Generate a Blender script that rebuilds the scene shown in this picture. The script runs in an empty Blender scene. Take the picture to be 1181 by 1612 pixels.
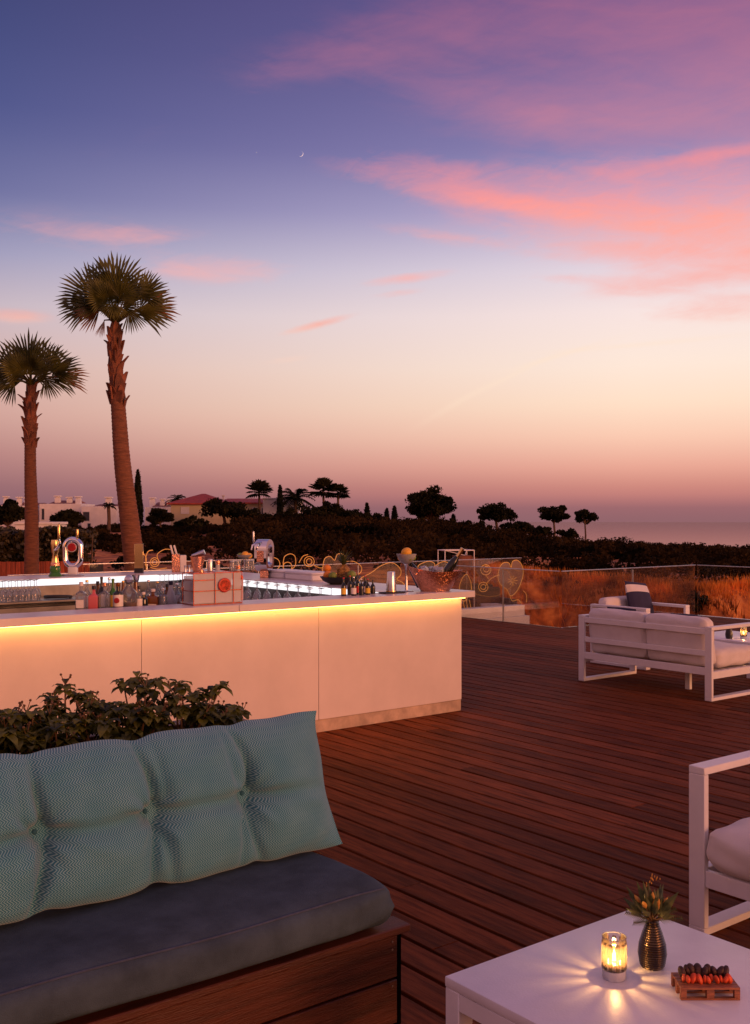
import bpy, bmesh, math, random
import numpy as np
from mathutils import Vector, Matrix
from math import radians, sin, cos, pi, atan2, sqrt

random.seed(7); np.random.seed(7)
SC = bpy.context.scene
COL = SC.collection

# ------------------------------------------------------------------ survey of the place
# camera stands at the origin, eye height H, looking along +Y, level.
F, CX, HY, H = 1643.0, 590.5, 814.0, 1.70       # focal length, principal column, horizon row (photo pixels), eye height
RZ = atan2(1643.0, 2110.0)                      # the terrace grid is turned by this angle
CR, SR = cos(RZ), sin(RZ)

def D(u, v, z=0.0):                              # terrace grid -> world
    return Vector((CR*u - SR*v, SR*u + CR*v, z))
def UV(p):
    return (CR*p[0] + SR*p[1], -SR*p[0] + CR*p[1])
def gp(x, y, z=0.0):                             # sight line meets height z
    d = (H - z)*F/(y - HY)
    return Vector(((x - CX)/F*d, d, z))
def dp(x, y, d):                                 # sight line at distance d
    return Vector(((x - CX)/F*d, d, H - (y - HY)*d/F))
def hit_v(x, v):                                 # sight column meets terrace line v=const -> u, distance
    k = (x - CX)/F
    t = v/(-SR*k + CR)
    return CR*k*t + SR*t, t
def hit_u(x, u):
    k = (x - CX)/F
    t = u/(CR*k + SR)
    return -SR*k*t + CR*t, t
def zat(y, d):
    return H - (y - HY)*d/F

def S(r, g, b):                                  # 8-bit colour -> linear
    o = []
    for c in (r, g, b):
        c /= 255.0
        o.append(c/12.92 if c <= .04045 else ((c + .055)/1.055)**2.4)
    return tuple(o)

# ------------------------------------------------------------------ camera
cam = bpy.data.cameras.new('camera')
camo = bpy.data.objects.new('camera', cam); COL.objects.link(camo)
cam.sensor_fit = 'VERTICAL'; cam.sensor_height = 24.0
cam.lens = 24.0*F/1612.0
cam.shift_y = (HY - 806.0)/1612.0
cam.clip_start = 0.05; cam.clip_end = 60000
camo.location = (0, 0, H); camo.rotation_euler = (pi/2, 0, 0)
SC.camera = camo

# ------------------------------------------------------------------ world: dusk sky with lit cloud streaks
SUN_AZ, SUN_EL = radians(130), radians(8)         # clockwise from the viewing direction
W = bpy.data.worlds.new('World'); SC.world = W; W.use_nodes = True
nt = W.node_tree; nt.nodes.clear()
def nd(t, **kw):
    n = nt.nodes.new(t)
    for k, v in kw.items(): setattr(n, k, v)
    return n
def setin(s, v):
    if hasattr(v, 'is_linked') or isinstance(v, bpy.types.NodeSocket): nt.links.new(v, s)
    else: s.default_value = v
def mth(op, a, b=None, c=None, clamp=False):
    n = nd('ShaderNodeMath', operation=op); n.use_clamp = clamp
    setin(n.inputs[0], a)
    if b is not None: setin(n.inputs[1], b)
    if c is not None: setin(n.inputs[2], c)
    return n.outputs[0]
def mapr(v, a, b, c=0.0, d=1.0, smooth=False):
    n = nd('ShaderNodeMapRange'); n.interpolation_type = 'SMOOTHSTEP' if smooth else 'LINEAR'; n.clamp = True
    setin(n.inputs[0], v)
    for i, q in enumerate((a, b, c, d)): n.inputs[i+1].default_value = q
    return n.outputs[0]
def mixc(f, a, b):
    n = nd('ShaderNodeMix'); n.data_type = 'RGBA'
    setin(n.inputs[0], f); setin(n.inputs[6], a); setin(n.inputs[7], b)
    return n.outputs[2]
def ramp(v, stops):
    n = nd('ShaderNodeValToRGB'); cr = n.color_ramp; cr.interpolation = 'EASE' if False else 'LINEAR'
    stops = sorted(stops)
    while len(cr.elements) < len(stops): cr.elements.new(0.5)
    for e, (p, c) in zip(cr.elements, stops):
        e.position = p; e.color = (*S(*c), 1)
    setin(n.inputs[0], v)
    return n.outputs[0]
tc = nd('ShaderNodeTexCoord')
sx = nd('ShaderNodeSeparateXYZ'); nt.links.new(tc.outputs['Generated'], sx.inputs[0])
X, Y, Z = sx.outputs
az = mth('ARCTAN2', X, Y)
hl = mth('SQRT', mth('ADD', mth('MULTIPLY', X, X), mth('MULTIPLY', Y, Y)))
el = mth('ARCTAN2', Z, hl)
T = mapr(el, -0.06, 1.54)                        # 1.6 rad span
def tp(y, k=1.0):                                # photo row -> ramp position
    return (math.atan((HY - y)/F*k) + .06)/1.6
left = ramp(T, [(0, (116, 86, 98)), (tp(814), (130, 95, 106)), (tp(770), (142, 102, 112)), (tp(720), (174, 124, 127)), (tp(660), (202, 154, 149)),
                (tp(590), (208, 168, 164)), (tp(500), (193, 176, 189)), (tp(420), (150, 147, 182)), (tp(330), (99, 102, 153)),
                (tp(200), (68, 76, 133)), (tp(0), (50, 58, 110)), (.48, (92, 82, 130)), (.7, (140, 108, 138)), (1, (165, 120, 138))])
right = ramp(T, [(0, (128, 88, 98)), (tp(816), (146, 101, 107)), (tp(797), (158, 105, 110)), (tp(783), (190, 123, 120)), (tp(765), (208, 138, 128)), (tp(735), (233, 167, 150)), (tp(690), (249, 200, 177)),
                 (tp(640), (254, 222, 198)), (tp(580), (253, 230, 215)), (tp(500), (247, 226, 223)), (tp(430), (227, 212, 223)),
                 (tp(340), (181, 168, 204)), (tp(240), (136, 124, 174)), (tp(100), (110, 96, 150)), (tp(0), (102, 86, 142)), (.48, (124, 98, 142)), (.7, (150, 112, 138)), (1, (165, 120, 138))])
anti = ramp(T, [(0, (140, 98, 98)), (.05, (190, 128, 120)), (.13, (222, 150, 138)), (.25, (202, 140, 145)), (.45, (165, 118, 138)), (1, (165, 120, 138))])
dz = mth('COSINE', mth('SUBTRACT', az, 0.95))
fr = mapr(dz, 0.22, 0.76, 0, 1, False)
fa = mapr(dz, 0.24, -0.9, 0, 1, True)
base = mixc(fa, mixc(fr, left, right), anti)
# streaky noise in azimuth / elevation
cv = nd('ShaderNodeCombineXYZ'); setin(cv.inputs[0], mth('MULTIPLY', az, 5.0))
setin(cv.inputs[1], mth('MULTIPLY', mth('ADD', el, mth('MULTIPLY', az, -0.10)), 17.0))
nz = nd('ShaderNodeTexNoise'); nz.inputs['Scale'].default_value = 1.0; nz.inputs['Detail'].default_value = 9
nz.inputs['Roughness'].default_value = .60; nz.inputs['Distortion'].default_value = 0.9
nt.links.new(cv.outputs[0], nz.inputs['Vector'])
n1 = nz.outputs['Fac']
cv2 = nd('ShaderNodeCombineXYZ'); setin(cv2.inputs[0], mth('MULTIPLY', az, 14.0)); setin(cv2.inputs[1], mth('MULTIPLY', mth('ADD', el, mth('MULTIPLY', az, .12)), 62.0)); cv2.inputs[2].default_value = 4.2
nz2 = nd('ShaderNodeTexNoise'); nz2.inputs['Scale'].default_value = 1.0; nz2.inputs['Detail'].default_value = 6; nz2.inputs['Distortion'].default_value = .6
nt.links.new(cv2.outputs[0], nz2.inputs['Vector'])
n2 = nz2.outputs['Fac']
def blobs(lst):
    tot = None
    for (x, y, hw, hh, rot, w) in lst:
        a0 = math.atan((x - CX)/F); e0 = math.atan((HY - y)/F*cos(a0)); r = radians(rot)
        da = mth('SUBTRACT', az, a0); de = mth('SUBTRACT', el, e0)
        p = mth('MULTIPLY_ADD', da, cos(r)*F/hw, mth('MULTIPLY', de, sin(r)*F/hw))
        q = mth('MULTIPLY_ADD', da, -sin(r)*F/hh, mth('MULTIPLY', de, cos(r)*F/hh))
        s = mth('ADD', mth('MULTIPLY', p, p), mth('MULTIPLY', q, q))
        m = mth('MULTIPLY', mth('EXPONENT', mth('MULTIPLY', s, -1.0)), w)
        tot = m if tot is None else mth('ADD', tot, m)
    return tot
coral = blobs([(1060, 340, 250, 52, -6, 1.15), (800, 318, 130, 17, -9, .85), (645, 268, 115, 22, -4, .62), (1150, 240, 110, 9, 2, .75),
               (1000, 275, 160, 20, -4, .45), (1240, 385, 160, 40, 0, .9), (690, 372, 90, 10, -9, .35),
               (1070, 442, 120, 14, 4, .7), (1150, 486, 120, 20, 0, .55), (900, 440, 90, 8, -3, .35), (960, 395, 120, 16, -4, .55), (500, 511, 46, 5.5, 15, 1.15), (640, 438, 60, 7, 7, .85), (625, 462, 40, 6, 7, .45),
               (455, 566, 40, 6, 8, .4), (345, 426, 105, 18, 0, .60), (215, 372, 90, 14, 3, .30), (110, 365, 180, 30, -3, .22), (22, 497, 50, 10, 0, .60)])
trail = blobs([(1015, 542, 130, 4, 3, .34), (880, 560, 75, 4, 15, .36), (800, 594, 65, 4, 25, .32), (720, 634, 60, 5, 30, .2)])
mag = blobs([(1180, 90, 260, 110, 0, .85), (800, 160, 190, 26, -10, .62), (640, 60, 260, 34, 10, .42), (880, 30, 330, 60, 0, .5), (950, 190, 240, 30, -3, .45),
             (60, 360, 200, 40, 0, .18), (480, 105, 120, 20, 8, .2), (1500, 0, 500, 200, 0, .7)])
gen = mth('MULTIPLY', mapr(n1, .58, .75, 0, .5, True), mapr(el, .30, .55, 0, 1, True))
cv3 = nd('ShaderNodeCombineXYZ'); setin(cv3.inputs[0], mth('MULTIPLY', az, 26.0)); setin(cv3.inputs[1], mth('MULTIPLY', mth('ADD', el, mth('MULTIPLY', az, -.16)), 90.0)); cv3.inputs[2].default_value = 9.1
nz3 = nd('ShaderNodeTexNoise'); nz3.inputs['Scale'].default_value = 1.0; nz3.inputs['Detail'].default_value = 7; nz3.inputs['Roughness'].default_value = .65; nz3.inputs['Distortion'].default_value = 1.2
nt.links.new(cv3.outputs[0], nz3.inputs['Vector'])
n3 = nz3.outputs['Fac']
ac = mapr(mth('ADD', coral, mth('MULTIPLY_ADD', n1, 1.1, mth('MULTIPLY_ADD', n2, 1.0, mth('MULTIPLY_ADD', n3, .7, -1.42)))), -.02, 1.42, 0, .98, False)
ac = mth('MULTIPLY', ac, mapr(coral, .02, .34, 0, 1, True))
am = mapr(mth('ADD', mag, mth('MULTIPLY_ADD', n1, 1.3, mth('MULTIPLY_ADD', n2, 1.0, mth('MULTIPLY_ADD', n3, .5, -1.42)))), .02, 1.45, 0, 1, False)
am = mth('MULTIPLY', am, mapr(mag, .03, .45, 0, .56, True))
am = mth('MAXIMUM', am, gen)
magc = ramp(T, [(tp(300), (228, 142, 152)), (tp(150), (202, 122, 146)), (tp(0), (184, 104, 132)), (.6, (172, 112, 138)), (1, (168, 118, 138))])
corc = ramp(T, [(tp(640), (255, 214, 190)), (tp(540), (254, 205, 185)), (tp(510), (250, 170, 155)), (tp(440), (252, 176, 168)), (tp(370), (255, 166, 156)), (tp(310), (255, 150, 146)), (tp(240), (240, 140, 150)), (1, (200, 120, 150))])
skyc = mixc(trail, mixc(ac, mixc(am, base, magc), corc), (*S(254, 226, 202), 1))
# a share of physical twilight sky under it
sk = nd('ShaderNodeTexSky', sky_type='NISHITA'); sk.sun_disc = False
sk.sun_elevation = radians(1.0); sk.sun_rotation = SUN_AZ; sk.altitude = 40
addn = nd('ShaderNodeMix'); addn.data_type = 'RGBA'; addn.blend_type = 'ADD'; addn.inputs[0].default_value = .02
nt.links.new(skyc, addn.inputs[6]); nt.links.new(sk.outputs[0], addn.inputs[7])
bg = nd('ShaderNodeBackground'); nt.links.new(addn.outputs[2], bg.inputs[0]); bg.inputs[1].default_value = 1.0
wo = nd('ShaderNodeOutputWorld'); nt.links.new(bg.outputs[0], wo.inputs[0])
try:
    W.cycles.sampling_method = 'MANUAL'; W.cycles.sample_map_resolution = 512
except Exception: pass

# ------------------------------------------------------------------ the last glow of the sun, low on the right
sl = bpy.data.lights.new('sun', 'SUN'); sl.energy = 2.5; sl.angle = radians(26); sl.color = (1.0, .36, .14)
so = bpy.data.objects.new('sun', sl); COL.objects.link(so)
sd = Vector((sin(SUN_AZ)*cos(SUN_EL), cos(SUN_AZ)*cos(SUN_EL), sin(SUN_EL)))
so.rotation_euler = (-sd).to_track_quat('-Z', 'Y').to_euler()

vs_ = SC.view_settings; vs_.view_transform = 'Standard'; vs_.look = 'None'; vs_.exposure = 0.0; vs_.gamma = 1.0; vs_.use_curve_mapping = False
try:
    SC.cycles.use_denoising = True
    SC.cycles.max_bounces = 10; SC.cycles.transparent_max_bounces = 24; SC.cycles.caustics_reflective = False; SC.cycles.caustics_refractive = False
    SC.cycles.sample_clamp_indirect = 4.0
except Exception: pass

# ------------------------------------------------------------------ mesh helpers
class MB:
    def __init__(s): s.v = []; s.f = []; s.uv = None
    def add(s, vs, fs):
        o = len(s.v); s.v.extend([tuple(p) for p in vs]); s.f.extend([tuple(i + o for i in f) for f in fs]); return s
    def box(s, x0, x1, y0, y1, z0, z1, m=None):
        vs = [Vector(p) for p in ((x0,y0,z0),(x1,y0,z0),(x1,y1,z0),(x0,y1,z0),(x0,y0,z1),(x1,y0,z1),(x1,y1,z1),(x0,y1,z1))]
        if m is not None: vs = [m @ p for p in vs]
        return s.add(vs, [(3,2,1,0),(4,5,6,7),(0,1,5,4),(1,2,6,5),(2,3,7,6),(3,0,4,7)])
    def lathe(s, prof, n=16, c=(0,0,0), m=None, closed=False):
        vs = []; fs = []; k = len(prof)
        for r, z in prof:
            for i in range(n):
                a = 2*pi*i/n; p = Vector((r*cos(a), r*sin(a), z))
                if m is not None: p = m @ p
                vs.append(p + Vector(c))
        for j in range(k - 1):
            for i in range(n):
                a, b = j*n + i, j*n + (i+1) % n
                fs.append((a, b, b + n, a + n))
        if closed:
            for i in range(n): fs.append(((k-1)*n + i, (k-1)*n + (i+1) % n, (i+1) % n, i))
        else:
            if prof[0][0] > 1e-6: fs.append(tuple(range(n))[::-1])
            if prof[-1][0] > 1e-6: fs.append(tuple((k-1)*n + i for i in range(n)))
        return s.add(vs, fs)
    def tube(s, pts, rad, n=6, cap=True, ring=False):
        pts = [Vector(p) for p in pts]; m = len(pts)
        if not hasattr(rad, '__len__'): rad = [rad]*m
        vs = []; fs = []; up = None
        for i, p in enumerate(pts):
            if ring: t = pts[(i+1) % m] - pts[i-1]
            else: t = pts[min(i+1, m-1)] - pts[max(i-1, 0)]
            t.normalize()
            if up is None:
                up = Vector((0,0,1)) if abs(t.z) < .9 else Vector((1,0,0))
            up = (up - t*up.dot(t))
            if up.length < 1e-6: up = t.orthogonal()
            up.normalize(); b = t.cross(up)
            for k in range(n):
                a = 2*pi*k/n; vs.append(p + (up*cos(a) + b*sin(a))*rad[i])
        segs = m if ring else m - 1
        for i in range(segs):
            j = (i + 1) % m
            for k in range(n):
                fs.append((i*n + k, i*n + (k+1) % n, j*n + (k+1) % n, j*n + k))
        if cap and not ring:
            fs.append(tuple(range(n))[::-1]); fs.append(tuple((m-1)*n + k for k in range(n)))
        return s.add(vs, fs)
    def prism(s, poly, t, m=None):                # polygon in x,z, thickness t along y
        n = len(poly); vs = [Vector((x, -t/2, z)) for x, z in poly] + [Vector((x, t/2, z)) for x, z in poly]
        if m is not None: vs = [m @ p for p in vs]
        return s.add(vs, [tuple(range(n)), tuple(range(n, 2*n))[::-1]] + [((i+1) % n, i, i + n, (i+1) % n + n) for i in range(n)])
    def ball(s, c, r, n=10, k=6, m=None):
        prof = [(max(1e-7, sin(pi*i/k)), -cos(pi*i/k)) for i in range(k + 1)]
        r = r if hasattr(r, '__len__') else (r, r, r)
        mm = Matrix.Translation(c) @ (m if m is not None else Matrix.Identity(4)) @ Matrix.Diagonal((*r, 1))
        return s.lathe(prof, n, m=mm)
    def build(s, name, mat, parent=None, loc=None, rz=None, smooth=False, bevel=0, seg=1, angle=38):
        me = bpy.data.meshes.new(name)
        me.from_pydata([tuple(p) for p in s.v], [], s.f)
        if bevel:
            bm = bmesh.new(); bm.from_mesh(me)
            bmesh.ops.remove_doubles(bm, verts=bm.verts, dist=1e-6)
            es = [e for e in bm.edges if len(e.link_faces) == 2 and e.calc_face_angle(0) > .3]
            bmesh.ops.bevel(bm, geom=es, offset=bevel, segments=seg, affect='EDGES', clamp_overlap=True, profile=.5)
            bm.to_mesh(me); bm.free()
        if s.uv is not None and not bevel:
            l = me.uv_layers.new(name='UVMap')
            for lp in me.loops: l.data[lp.index].uv = s.uv[lp.vertex_index]
        me.update()
        if smooth or bevel:
            me.polygons.foreach_set('use_smooth', [True]*len(me.polygons)); me.set_sharp_from_angle(angle=radians(angle))
        me.materials.append(MAT[mat] if isinstance(mat, str) else mat)
        return link(name, me, parent, loc, rz)
def link(name, me, parent=None, loc=None, rz=None):
    o = bpy.data.objects.new(name, me); COL.objects.link(o)
    if parent is not None: o.parent = parent
    if loc is not None: o.location = loc
    if rz is not None: o.rotation_euler = (0, 0, rz)
    return o
def np_quads(name, V, mat, parent=None, loc=None):     # V: (N,k,3)
    n, k = V.shape[:2]
    me = bpy.data.meshes.new(name)
    me.vertices.add(n*k); me.vertices.foreach_set('co', V.astype(np.float32).ravel())
    me.loops.add(n*k); me.loops.foreach_set('vertex_index', np.arange(n*k, dtype=np.int32))
    me.polygons.add(n); me.polygons.foreach_set('loop_start', np.arange(0, n*k, k, dtype=np.int32)); me.polygons.foreach_set('loop_total', np.full(n, k, dtype=np.int32))
    me.update(); me.validate()
    me.materials.append(MAT[mat])
    return link(name, me, parent, loc)
def tag(o, label, cat, group=None):
    o['label'] = label; o['category'] = cat
    if group: o['group'] = group
    return o
def thing(name, label, cat, loc=(0,0,0), rz=0.0, group=None):
    o = bpy.data.objects.new(name, None); COL.objects.link(o); o.empty_display_size = .1
    o.location = loc; o.rotation_euler = (0, 0, rz)
    return tag(o, label, cat, group)
def struct(o): o['kind'] = 'structure'; return o
def stuff(o, label, cat): o['kind'] = 'stuff'; return tag(o, label, cat)
def dup(root, loc, rz, label, group=None):
    def cp(o, par):
        c = o.copy(); COL.objects.link(c); c.parent = par
        for ch in [q for q in bpy.data.objects if q.parent == o and q is not c]: cp(ch, c)
        return c
    r = cp(root, None); r.location = loc; r.rotation_euler = (0, 0, rz); r['label'] = label
    if group: r['group'] = group
    return r
def rbox(mb, sx, sy, sz, r, n=10, puff=0.0, wob=0.0, seed=0, c=(0,0,0)):    # rounded, puffed cushion body
    rg = random.Random(seed); ph = [rg.uniform(0, 6.28) for _ in range(9)]
    h = Vector((sx/2, sy/2, sz/2)); key = {}; vs = []; fs = []
    def vert(p):
        k = (round(p[0], 5), round(p[1], 5), round(p[2], 5))
        if k in key: return key[k]
        q = Vector((p[0]*h.x, p[1]*h.y, p[2]*h.z))
        inn = Vector((max(-h.x + r, min(h.x - r, q.x)), max(-h.y + r, min(h.y - r, q.y)), max(-h.z + r, min(h.z - r, q.z))))
        d = q - inn; o = inn + (d.normalized()*r if d.length > 1e-9 else d)
        f = lambda a: 1 - a**4
        dims = [sx, sy, sz]; ax = dims.index(min(dims)); oth = [i for i in range(3) if i != ax]
        o[ax] += (1 if p[ax] > 0 else -1)*abs(p[ax])*puff*f(p[oth[0]])*f(p[oth[1]])
        for i in oth: o[i] += p[i]*puff*.3*(1 - p[oth[0] if i == oth[1] else oth[1]]**2)
        if wob:
            o += Vector((sin(9*o.y/sy*2 + ph[0] + 5*p[2]), sin(7*o.x/sx*2 + ph[1] + 4*p[2]), sin(5*o.x/sx*2 + 6*o.y/sy*2 + ph[2])))*wob
        key[k] = len(vs); vs.append(o + Vector(c)); return key[k]
    lin = [-1 + 2*i/n for i in range(n + 1)]
    lin = [math.copysign(abs(a)**.75, a) for a in lin]
    for ax in range(3):
        for sg in (-1, 1):
            for i in range(n):
                for j in range(n):
                    q = []
                    for a, b in ((i, j), (i+1, j), (i+1, j+1), (i, j+1)):
                        p = [0, 0, 0]; p[ax] = sg; p[(ax+1) % 3] = lin[a]; p[(ax+2) % 3] = lin[b]; q.append(vert(p))
                    fs.append(tuple(q if sg > 0 else q[::-1]))
    return mb.add(vs, fs)

# ------------------------------------------------------------------ materials
MAT = {}
def mk(name):
    m = bpy.data.materials.new(name); m.use_nodes = True; t = m.node_tree; t.nodes.clear()
    MAT[name] = m; return m, t
def pm(name, col, rough=.5, metal=0.0, var=0.0, vs=6.0, bump=0.0, bs=60.0, emit=None, es=0.0, trans=0.0, spec=.5, ovar=0.0, stretch=None, col2=None, alpha=1.0, coat=0, sub=0, detail=6, coord='Object', sheen=0, contrast=(.35,.65)):
    m, t = mk(name); L = t.links
    b = t.nodes.new('ShaderNodeBsdfPrincipled'); o = t.nodes.new('ShaderNodeOutputMaterial'); L.new(b.outputs[0], o.inputs[0])
    b.inputs['Roughness'].default_value = rough; b.inputs['Metallic'].default_value = metal
    b.inputs['Specular IOR Level'].default_value = spec; b.inputs['Transmission Weight'].default_value = trans
    b.inputs['Alpha'].default_value = alpha; b.inputs['Coat Weight'].default_value = coat; b.inputs['Sheen Weight'].default_value = sheen
    b.inputs['Base Color'].default_value = (*col, 1)
    if emit: b.inputs['Emission Color'].default_value = (*emit, 1); b.inputs['Emission Strength'].default_value = es
    tcn = t.nodes.new('ShaderNodeTexCoord'); src = tcn.outputs[coord]
    oi = t.nodes.new('ShaderNodeObjectInfo')
    if stretch:
        mp = t.nodes.new('ShaderNodeMapping'); mp.inputs['Scale'].default_value = stretch; L.new(src, mp.inputs[0])
        sc_ = t.nodes.new('ShaderNodeMath'); sc_.operation = 'MULTIPLY'; sc_.inputs[1].default_value = 37; L.new(oi.outputs['Random'], sc_.inputs[0])
        cb = t.nodes.new('ShaderNodeCombineXYZ')
        for i in range(3): L.new(sc_.outputs[0], cb.inputs[i])
        L.new(cb.outputs[0], mp.inputs['Location']); src = mp.outputs[0]
    if var or col2 or ovar:
        cur = None
        n = t.nodes.new('ShaderNodeTexNoise'); n.inputs['Scale'].default_value = vs; n.inputs['Detail'].default_value = detail; n.inputs['Roughness'].default_value = .62; L.new(src, n.inputs['Vector'])
        mr = t.nodes.new('ShaderNodeMapRange'); mr.inputs[1].default_value = contrast[0]; mr.inputs[2].default_value = contrast[1]; L.new(n.outputs['Fac'], mr.inputs[0])
        mx = t.nodes.new('ShaderNodeMix'); mx.data_type = 'RGBA'; L.new(mr.outputs[0], mx.inputs[0])
        c2 = col2 if col2 else tuple(c*(1 + var) for c in col); c1 = col if col2 else tuple(c*(1 - var) for c in col)
        mx.inputs[6].default_value = (*c1, 1); mx.inputs[7].default_value = (*c2, 1); cur = mx.outputs[2]
        if ovar:
            hv = t.nodes.new('ShaderNodeHueSaturation'); L.new(cur, hv.inputs['Color'])
            r2 = t.nodes.new('ShaderNodeMapRange'); r2.inputs[3].default_value = 1 - ovar; r2.inputs[4].default_value = 1 + ovar; L.new(oi.outputs['Random'], r2.inputs[0])
            L.new(r2.outputs[0], hv.inputs['Value']); cur = hv.outputs[0]
        L.new(cur, b.inputs['Base Color'])
        rr = t.nodes.new('ShaderNodeMapRange'); rr.inputs[3].default_value = max(.02, rough - .08); rr.inputs[4].default_value = min(1, rough + .08); L.new(n.outputs['Fac'], rr.inputs[0]); L.new(rr.outputs[0], b.inputs['Roughness'])
    if bump:
        nb = t.nodes.new('ShaderNodeTexNoise'); nb.inputs['Scale'].default_value = bs; nb.inputs['Detail'].default_value = 4; L.new(src, nb.inputs['Vector'])
        bp = t.nodes.new('ShaderNodeBump'); bp.inputs['Strength'].default_value = bump; bp.inputs['Distance'].default_value = .01; L.new(nb.outputs['Fac'], bp.inputs['Height']); L.new(bp.outputs[0], b.inputs['Normal'])
    return m
def thinglass(name, tint=(.96,.98,.97), ior=1.45, rough=.02, maxr=1.0, haze=0.0, hazec=(.7,.7,.7), glow=False):
    m, t = mk(name); L = t.links
    tr = t.nodes.new('ShaderNodeBsdfTransparent'); tr.inputs[0].default_value = (*tint, 1)
    gl = t.nodes.new('ShaderNodeBsdfGlossy'); gl.inputs['Roughness'].default_value = rough
    fr_ = t.nodes.new('ShaderNodeFresnel'); fr_.inputs[0].default_value = ior
    mu = t.nodes.new('ShaderNodeMath'); mu.operation = 'MULTIPLY'; mu.inputs[1].default_value = maxr; L.new(fr_.outputs[0], mu.inputs[0])
    mx = t.nodes.new('ShaderNodeMixShader'); L.new(mu.outputs[0], mx.inputs[0]); L.new(tr.outputs[0], mx.inputs[1]); L.new(gl.outputs[0], mx.inputs[2])
    out = mx.outputs[0]
    if haze:
        df = t.nodes.new('ShaderNodeBsdfTranslucent' if glow else 'ShaderNodeBsdfDiffuse'); df.inputs[0].default_value = (*hazec, 1)
        m2 = t.nodes.new('ShaderNodeMixShader'); m2.inputs[0].default_value = haze; L.new(out, m2.inputs[1]); L.new(df.outputs[0], m2.inputs[2]); out = m2.outputs[0]
    o = t.nodes.new('ShaderNodeOutputMaterial'); L.new(out, o.inputs[0]); return m
def emis(name, col, s):
    m, t = mk(name); e = t.nodes.new('ShaderNodeEmission'); e.inputs[0].default_value = (*col, 1); e.inputs[1].default_value = s
    o = t.nodes.new('ShaderNodeOutputMaterial'); t.links.new(e.outputs[0], o.inputs[0]); return m
def leafmat(name, c1, c2, vs=3.0, rough=.5, tr=.25, spec=.5):
    m, t = mk(name); L = t.links
    tcn = t.nodes.new('ShaderNodeTexCoord'); n = t.nodes.new('ShaderNodeTexNoise'); n.inputs['Scale'].default_value = vs; n.inputs['Detail'].default_value = 5; L.new(tcn.outputs['Object'], n.inputs['Vector'])
    mr = t.nodes.new('ShaderNodeMapRange'); mr.inputs[1].default_value = .36; mr.inputs[2].default_value = .64; L.new(n.outputs['Fac'], mr.inputs[0])
    mx = t.nodes.new('ShaderNodeMix'); mx.data_type = 'RGBA'; L.new(mr.outputs[0], mx.inputs[0]); mx.inputs[6].default_value = (*c1, 1); mx.inputs[7].default_value = (*c2, 1)
    b = t.nodes.new('ShaderNodeBsdfPrincipled'); b.inputs['Roughness'].default_value = rough; b.inputs['Specular IOR Level'].default_value = spec; L.new(mx.outputs[2], b.inputs['Base Color'])
    tl = t.nodes.new('ShaderNodeBsdfTranslucent'); L.new(mx.outputs[2], tl.inputs[0])
    ms = t.nodes.new('ShaderNodeMixShader'); ms.inputs[0].default_value = tr; L.new(b.outputs[0], ms.inputs[1]); L.new(tl.outputs[0], ms.inputs[2])
    o = t.nodes.new('ShaderNodeOutputMaterial'); L.new(ms.outputs[0], o.inputs[0]); return m

pm('deck_wood', (.138, .0385, .0135), .66, spec=.05, var=.46, vs=3.0, bump=.25, bs=30, ovar=.34, stretch=(14, 1.1, 14))
pm('deck_pale', (.140, .042, .017), .66, spec=.05, var=.25, vs=3.0, bump=.2, bs=30, ovar=.1, stretch=(14, 1.1, 14))
pm('deck_under', (.0025, .002, .002), 1.0, spec=0.0)
pm('bench_wood', (.070, .018, .008), .5, spec=.3, var=.42, vs=2.6, bump=.3, bs=26, ovar=.12, stretch=(1.0, 13, 13))
pm('planter_wood', (.13, .045, .024), .5, var=.45, vs=2.6, bump=.3, bs=24, ovar=.12, stretch=(1.0, 13, 13))
pm('red_wood', (.30, .062, .022), .55, var=.4, vs=3, bump=.2, bs=30, ovar=.18, stretch=(10, 10, 1.2))
pm('pallet_wood', (.26, .085, .035), .5, var=.4, vs=4, bump=.2, bs=60, ovar=.15, stretch=(8, 40, 40))
pm('white_paint', (.74, .72, .71), .42, var=.035, vs=9, bump=.05, bs=180)
pm('table_white', (.78, .77, .78), .38, var=.06, vs=4, bump=.08, bs=140)
pm('laminate', (.66, .57, .52), .42, var=.06, vs=1.7, bump=.02, bs=300)
pm('stone', (.68, .61, .57), .3, var=.06, vs=2.5, bump=.03, bs=120)
pm('plinth_stone', (.46, .33, .23), .55, var=.28, vs=5, bump=.25, bs=60)
pm('steel', (.62, .62, .64), .3, 1.0, var=.08, vs=5, stretch=(1, 20, 20))
pm('steel_dark', (.16, .155, .16), .38, .8, var=.25, vs=4)
pm('chrome', (.85, .85, .87), .07, 1.0)
pm('gold', (.83, .56, .22), .2, 1.0)
pm('brass_dark', (.30, .20, .09), .35, 1.0, var=.2, vs=30)
pm('copper_dark', (.42, .10, .05), .35, 1.0, var=.2, vs=40)
pm('copper', (.86, .40, .24), .26, 1.0, var=.18, vs=40, bump=.5, bs=70)
pm('black', (.012, .012, .013), .4)
pm('rubber', (.02, .02, .022), .7)
pm('white_plaster', (.74, .72, .70), .85, var=.08, vs=1.2, bump=.1, bs=20)
pm('cream_plaster', (.50, .43, .27), .85, var=.08, vs=1.0)
pm('roof_tile', (.30, .045, .03), .7, var=.3, vs=3, bump=.6, bs=8)
pm('roof_brown', (.22, .08, .06), .8, var=.3, vs=3)
pm('shutter', (.62, .60, .60), .7, var=.05)
pm('window_dark', (.03, .035, .05), .15)
pm('button_teal', (.02, .10, .14), .9)
pm('cushion_grey', (.052, .078, .102), .95, spec=.15, var=.22, vs=7, bump=.4, bs=420)
pm('piping', (.045, .06, .10), .9, var=.2, vs=40)
pm('cushion_white', (.66, .61, .58), .9, var=.05, vs=6, bump=.25, bs=300, sheen=.2)
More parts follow.
